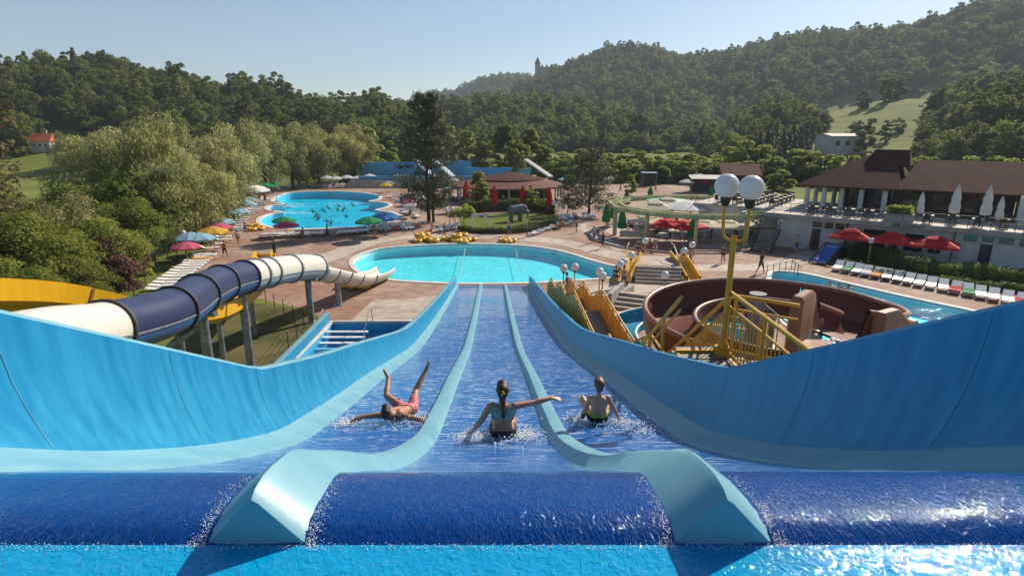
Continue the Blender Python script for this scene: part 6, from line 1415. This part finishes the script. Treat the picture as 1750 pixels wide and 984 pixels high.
# --- the man on his back in the lane on the left
mx_, ms_ = slide_at(670, 722); M0 = sp(mx_, ms_, fz(ms_)); q1 = fz(ms_ + 0.5) - fz(ms_)
J = dict(pel=v3(0.17, 0.46, 0.14 + q1), wst=v3(0.11, 0.3, 0.12 + q1 * 0.6), chs=v3(0.04, 0.12, 0.12 + q1 * 0.25), nck=v3(0.0, -0.03, 0.16), hed=v3(-0.02, -0.13, 0.235), f=v3(0.1, 0.75, 0.65), sh=[v3(-0.16, 0.06, 0.1), v3(0.2, 0.03, 0.1)],
         el=[v3(-0.43, 0.0, 0.1), v3(0.42, -0.04, 0.08)], wr=[v3(-0.64, -0.1, 0.03), v3(0.6, -0.1, 0.05)], hd=[v3(-1, -0.4, -0.15), v3(1, -0.2, -0.05)], hs=[v3(0, 1, 0.1), v3(0, 1, 0.1)],
         hp=[v3(0.08, 0.5, 0.14 + q1), v3(0.25, 0.48, 0.14 + q1)], kn=[v3(-0.2, 0.68, 0.27 + q1), v3(0.26, 0.82, 0.3 + q1)], an=[v3(-0.22, 0.98, 0.44 + q1), v3(0.4, 1.06, 0.55 + q1)], to=[v3(-0.29, 1.02, 0.57 + q1), v3(0.46, 1.06, 0.7 + q1)])
c, bl = make_body(J, 0.95); wb = blob(c, bl, SK_A, 0.0085, 4)
man = thing('person', 'person in red shorts lying back with arms spread and legs raised', 'person', M0); link('body', wb, man)
pe = J['pel']; link('swim_shorts', wear(wb, lambda p: (p - (pe + v3(0, 0, 0.04))).length < 0.24 and p.y > pe.y - 0.08, mat('red_print_swimwear', (0.5, 0.02, 0.06), 0.7, col2=(0.6, 0.3, 0.32), scale=24, detail=2), 0.011), man)
link('hair', blob([(J['hed'] + v3(0, -0.06, 0.03), 0.078, J['hed'] + v3(-0.01, 0.0, 0.085), 0.065), (J['hed'] + v3(0, -0.05, -0.03), 0.06, J['hed'] + v3(0, -0.07, 0.0), 0.07)], [], HR_B, 0.009, 2, 'hair'), man)
# --- white water thrown up by the three sliders
g_ = random.Random(3)
def splash(label, org, spots_, seed):
    pts_ = []
    for dx, dy, n, sg in spots_:
        for k in range(n * 5):
            x = dx + g_.gauss(0, sg); y = dy + g_.gauss(0, sg * 1.3); pts_.append(Vector((org.x + x, org.y + y, fz(org.y + y) + abs(g_.gauss(0, 0.03)) * (1 if k % 5 else 3))))
    drops('splash_foam', label, pts_, 0.003, 0.013, seed, 0.6, org=org)
splash('white splash around the person with braided hair', W, [(-0.45, 0.0, 90, 0.1), (0.3, 0.1, 110, 0.12), (-0.2, 0.0, 50, 0.08), (0.0, -0.25, 30, 0.2)], 1)
splash('white splash around the person in dark shorts', B_, [(-0.3, 0.1, 70, 0.1), (0.35, -0.05, 80, 0.12), (0.5, -0.5, 60, 0.16), (0, 0.05, 40, 0.15)], 2)
splash('white splash around the person lying back', M0, [(-0.68, -0.1, 90, 0.11), (0.5, 0, 60, 0.14), (0.0, -0.1, 30, 0.2), (0.3, 0.5, 30, 0.1)], 3)
# water spilling over the front edge and down the wedges
pts_ = []
for k in range(2600): x = g_.uniform(-4.2, 4.2); pts_.append(sp(x, 1.795 + g_.gauss(0, 0.012), 9.747 + abs(g_.gauss(0, 0.004))))
for c_ in (-0.9, 0.9):
    for sg in (-1, 1):
        for k in range(520): t = g_.random(); s = 1.8 + 0.45 * t ** 3; pts_.append(sp(c_ * 0.947 + sg * (0.183 + abs(g_.gauss(0, 0.026))), s, fz(s) + 0.004 + abs(g_.gauss(0, 0.004))))
drops('water_foam', 'fine white foam along the front edge of the crest', pts_, 0.0006, 0.0024, 5, 0.7, org=Vector((0, 1.9, 9.7)))
# ---------------------------------------------------------------- bystanders
def person_proto(J, skin, suit, suit_m, hair_m, label='', female=False, s=1.0, top=None):
    c, bl = make_body(J, s, False, female); me = blob(c, bl, skin, 0.022, 2); o = thing('person', label, 'person'); link('body', me, o)
    link('swimwear', wear(me, suit, suit_m, 0.015), o)
    if top: link('top', wear(me, top, suit_m, 0.015), o)
    link('hair', blob([(J['hed'] + v3(0, -0.03, 0.05) * s, 0.09 * s, J['hed'] + v3(0, 0.03, 0.07) * s, 0.08 * s), (J['hed'] + v3(0, -0.06, -0.02) * s, 0.06 * s, J['hed'] + v3(0, -0.06, 0) * s, 0.06 * s)], [], hair_m, 0.022, 1, 'hair'), o); return o
def walkJ(st):
    return dict(pel=v3(0, 0, 0.95), wst=v3(0, 0, 1.1), chs=v3(0, 0.02, 1.3), nck=v3(0, 0.03, 1.48), hed=v3(0, 0.06, 1.6), f=v3(0, 1, -0.1), sh=[v3(-0.19, 0.02, 1.4), v3(0.19, 0.02, 1.4)], el=[v3(-0.24, 0.12 * st, 1.12), v3(0.24, -0.14 * st, 1.12)], wr=[v3(-0.22, 0.3 * st, 0.92), v3(0.24, -0.16 * st, 0.86)], hd=[v3(0, 0.3, -1), v3(0, 0, -1)],
                hp=[v3(-0.09, 0, 0.9), v3(0.09, 0, 0.9)], kn=[v3(-0.1, -0.1 * st, 0.48), v3(0.1, 0.2 * st, 0.5)], an=[v3(-0.1, -0.4 * st, 0.12), v3(0.1, 0.32 * st, 0.07)], to=[v3(-0.1, -0.28 * st, 0.03), v3(0.11, 0.48 * st, 0.03)])
S_DK = mat('dark_cloth', (0.03, 0.03, 0.04), 0.8); S_BL = mat('blue_cloth', (0.05, 0.1, 0.3), 0.8); S_RD = mat('red_cloth', (0.45, 0.04, 0.05), 0.8)
shorts = lambda p: 0.5 < p.z < 1.0 and abs(p.x) < 0.24 and abs(p.y) < 0.24
brief = lambda p: 0.84 < p.z < 0.99; bra = lambda p: 1.2 < p.z < 1.34 and abs(p.x) < 0.2
PW = Rep(person_proto(walkJ(1), SK_C, shorts, S_DK, HR_B)); PS_ = Rep(person_proto(walkJ(0.25), SK_A, brief, S_DK, HR_B, female=True, top=bra)); PX = Rep(person_proto(walkJ(0.6), SK_B, shorts, S_BL, HR_L)); PY_ = Rep(person_proto(walkJ(0.9), SK_C, lambda p: 0.55 < p.z < 1.45 and abs(p.x) < 0.2, S_DK, HR_B))
sitJ = dict(pel=v3(0, 0, 0.42), wst=v3(0, -0.06, 0.56), chs=v3(0, -0.16, 0.74), nck=v3(0, -0.2, 0.9), hed=v3(0, -0.2, 1.02), f=v3(0, 1, 0.1), sh=[v3(-0.19, -0.18, 0.82), v3(0.19, -0.18, 0.82)], el=[v3(-0.27, -0.1, 0.58), v3(0.27, -0.1, 0.58)], wr=[v3(-0.22, 0.12, 0.5), v3(0.22, 0.12, 0.5)], hd=[v3(0, 1, -0.2), v3(0, 1, -0.2)],
            hp=[v3(-0.09, 0.02, 0.42), v3(0.09, 0.02, 0.42)], kn=[v3(-0.12, 0.42, 0.55), v3(0.12, 0.44, 0.46)], an=[v3(-0.12, 0.7, 0.38), v3(0.12, 0.84, 0.38)], to=[v3(-0.12, 0.86, 0.4), v3(0.12, 0.92, 0.5)])
PT = Rep(person_proto(sitJ, SK_A, lambda p: 0.3 < p.z < 0.52 and p.y < 0.2, S_RD, HR_B)); 
swJ = dict(pel=v3(0, -0.3, -0.22), wst=v3(0, -0.17, -0.15), chs=v3(0, 0, -0.08), nck=v3(0, 0.03, 0.08), hed=v3(0, 0.06, 0.2), f=v3(0, 1, 0), sh=[v3(-0.18, 0, 0.02), v3(0.18, 0, 0.02)], el=[v3(-0.36, 0.16, 0.02), v3(0.34, 0.18, -0.02)], wr=[v3(-0.34, 0.4, -0.06), v3(0.3, 0.4, -0.08)], hd=[v3(0, 1, 0), v3(0, 1, 0)], hp=[v3(-0.09, -0.34, -0.24), v3(0.09, -0.34, -0.24)], kn=[v3(-0.12, -0.72, -0.36), v3(0.12, -0.7, -0.42)], an=[v3(-0.12, -1.08, -0.44), v3(0.12, -1.05, -0.5)], to=[v3(-0.12, -1.2, -0.5), v3(0.12, -1.18, -0.56)])
PSW = Rep(person_proto(swJ, SK_A, lambda p: -0.5 < p.y < -0.24, S_BL, HR_B)); PSW2 = Rep(person_proto(swJ, SK_B, lambda p: -0.5 < p.y < -0.05, S_RD, HR_L, female=True))
PW(G(969, 506), R(75), 'person in dark shorts striding along the path below the lamps')
PS_(G(1052, 492), R(150), 'person in dark two piece swimwear walking near the concrete steps')
PX(G(1065, 494), R(-30), 'person in blue shorts behind the lamp near the concrete steps')
PY_(G(1299, 467), R(-70), 'person in dark clothes crossing the paving before the pergola')
PX(G(870, 402), R(160), 'person in blue shorts before the lawn with the elephant')
PW(G(454, 349), R(170), 'person in dark shorts at the spout of the round pool')
PS_(G(444, 346), R(20), 'person in swimwear under the large white parasol')
PX(G(1015, 415), R(80), 'person in blue shorts walking past the pergola shade')
PM = [PW, PS_, PX, PY_]
for i, (px, py) in enumerate(sorted([(560, 410), (640, 408), (690, 402), (760, 408), (905, 405), (985, 398), (1030, 425), (1180, 452), (1235, 450), (1360, 432), (1385, 428), (420, 400), (408, 420), (385, 440), (470, 440), (1150, 448), (1090, 440), (700, 335), (760, 335), (860, 350), (920, 352), (1000, 340), (1060, 330), (1120, 328)])):
    PM[i % 4](G(px, py), i * 1.3, 'bystander walking on the paving between the pools, %s from the left' % ordn(i), 'bystanders on the paving', 0.9 + 0.02 * (i % 6))
for i, (px, py, a) in enumerate(sorted([(516, 408, 2.6), (962, 390, 1.2), (957, 392, 0.6), (700, 372, 2.4), (1100, 432, 2.0), (395, 400, 1.0), (736, 402, 2.0), (1118, 430, 3.0), (1106, 428, 1.5)])): PT(G(px, py), a, 'person in red swimwear sitting low at the poolside, %s from the left' % ordn(i), 'seated bathers')
sw = [(541, 366), (534, 360), (551, 358), (560, 354), (578, 350), (602, 349), (577, 357), (588, 356), (591, 368), (545, 371), (558, 377), (566, 379), (489, 352), (655, 362), (661, 362), (562, 331), (645, 362)]
for i, (px, py) in enumerate(sorted(sw)): (PSW if i % 3 else PSW2)(G(px, py, -0.22) , rnd.choice((0, math.pi)) + rnd.uniform(-0.3, 0.3), 'bather in the round blue pool, %s from the left' % ordn(i), 'bathers in the round pool')
for i, (px, py) in enumerate([(953, 433), (962, 432)]): PSW(G(px, py, -0.34), 1.0 + i, ['bather nearer the slide in the turquoise pool', 'bather by the wall of the turquoise pool'][i])
for i, (px, py) in enumerate([(1418, 487), (1433, 490), (1449, 493)]): PSW2(G(px, py, -0.1), 2.0 + i, 'bather at the edge of the rear pool, %s from the left' % ordn(i), 'bathers in the rear pool')
# ---------------------------------------------------------------- elephant statues
def elephant(label, loc, rz, col, s):
    c = [((0, -0.6, 1.5), 0.62, (0, 0.5, 1.6), 0.64), ((0, 0.9, 1.85), 0.4, (0, 1.2, 1.75), 0.36), ((0, 1.35, 1.6), 0.24, (0, 1.62, 1.1), 0.17), ((0, 1.62, 1.1), 0.17, (0, 1.66, 0.5), 0.1), ((0, 1.66, 0.5), 0.1, (0, 1.8, 0.3), 0.08), ((0, -1.15, 1.7), 0.07, (0, -1.3, 0.9), 0.035)]
    for x in (-0.34, 0.34):
        for y in (-0.75, 0.55): c += [((x, y, 1.2), 0.27, (x, y + 0.03, 0.6), 0.2), ((x, y + 0.03, 0.6), 0.2, (x, y, 0.16), 0.2)]
    bl = []
    for x in (-0.5, 0.5): bl.append(((x * 1.05, 0.85, 1.75), 0.45, (0.25, 0.75, 1.05)))
    c2 = [(Vector(a), r, Vector(b_), q) for a, r, b_, q in c]; m = mat('statue_' + col[0], col[1], 0.8, 0.2, var=0.2, scale=3, bump=0.4)
    o = thing('elephant_statue', label, 'statue', loc, rz); o.scale = (s,) * 3; link('body', blob(c2, bl, m, 0.05, 2), o)
    for x in (-0.2, 0.2): b = MB(); b.pipe(smooth_path([(x, 1.35, 1.5), (x * 1.3, 1.65, 1.3), (x * 1.2, 1.95, 1.35)], 3), 0.05); b.build('tusk', M_RIMW, o, True)
    return o
elephant('grey elephant statue standing on the small lawn', G(882, 378), R(-70), ('grey', (0.22, 0.22, 0.23)), 0.95)
elephant('dark brown elephant statue behind the round pool', G(518, 320), R(100), ('brown', (0.08, 0.055, 0.05)), 1.25)
for i, (px, py, h) in enumerate([(505, 318, 5.0), (520, 314, 3.4)]):
    gi_ = thing('bird_statue', ['tall white long necked bird statue behind the brown elephant', 'shorter white bird statue behind the brown elephant'][i], 'statue', G(px, py), 0.5 * i)
    part('body', M_RIMW, lambda b: (b.ball((0, 0, h * 0.5), h * 0.13, 12, 8, (0.8, 1.5, 0.9)), b.pipe(smooth_path([(0, h * 0.15, h * 0.55), (0, h * 0.24, h * 0.75), (0, h * 0.16, h * 0.9), (0, h * 0.24, h * 0.95)], 4), 0.09), b.rod((0, h * 0.24, h * 0.95), (0, h * 0.36, h * 0.9), 0.08, 0.02)), gi_, True)
    for x in (-0.15, 0.15): part('leg', M_STEEL, lambda b: b.rod((x, 0, 0), (x, 0, h * 0.45), 0.05), gi_)
# white sign frame before the small lawn
fr_ = thing('lawn_frame', 'white post and beam frame with small signs before the elephant lawn', 'frame', G(800, 398)); fo2 = Vector(fr_.location)
ps_ = P([(779, 394), (808, 397), (838, 399), (868, 397)])
for p in ps_: part('post', M_WHITEC, lambda b: b.box((p.x - fo2.x, p.y - fo2.y, 0.9), (0.14, 0.14, 1.8)), fr_)
for a, c_ in zip(ps_[:-1], ps_[1:]): part('beam', M_DARKW, lambda b: b.bar(a - fo2 + v3(0, 0, 1.86), c_ - fo2 + v3(0, 0, 1.86), 0.12, 0.12), fr_)
for t, w_ in ((0.3, 1.4), (0.75, 0.5)): q_ = ps_[1].lerp(ps_[2], t) - fo2; part('sign_panel', mat('pale_sign', (0.4, 0.52, 0.55), 0.6), lambda b: b.box((q_.x, q_.y - 0.1, 1.9), (w_, 0.05, 0.3)), fr_)
# ---------------------------------------------------------------- hazy air
hz = MB().box((0, 780, 145), (3200, 1700, 294))
hm = bpy.data.materials.new('hazy_air'); hm.use_nodes = True
for n in list(hm.node_tree.nodes): hm.node_tree.nodes.remove(n)
_o = hm.node_tree.nodes.new('ShaderNodeOutputMaterial'); _v = hm.node_tree.nodes.new('ShaderNodeVolumePrincipled')
_v.inputs['Color'].default_value = (0.78, 0.88, 1, 1); _v.inputs['Density'].default_value = 0.00022; _v.inputs['Anisotropy'].default_value = 0.0
hm.node_tree.links.new(_v.outputs[0], _o.inputs['Volume'])
haze = hz.build('haze', hm); kind(haze, 'stuff')
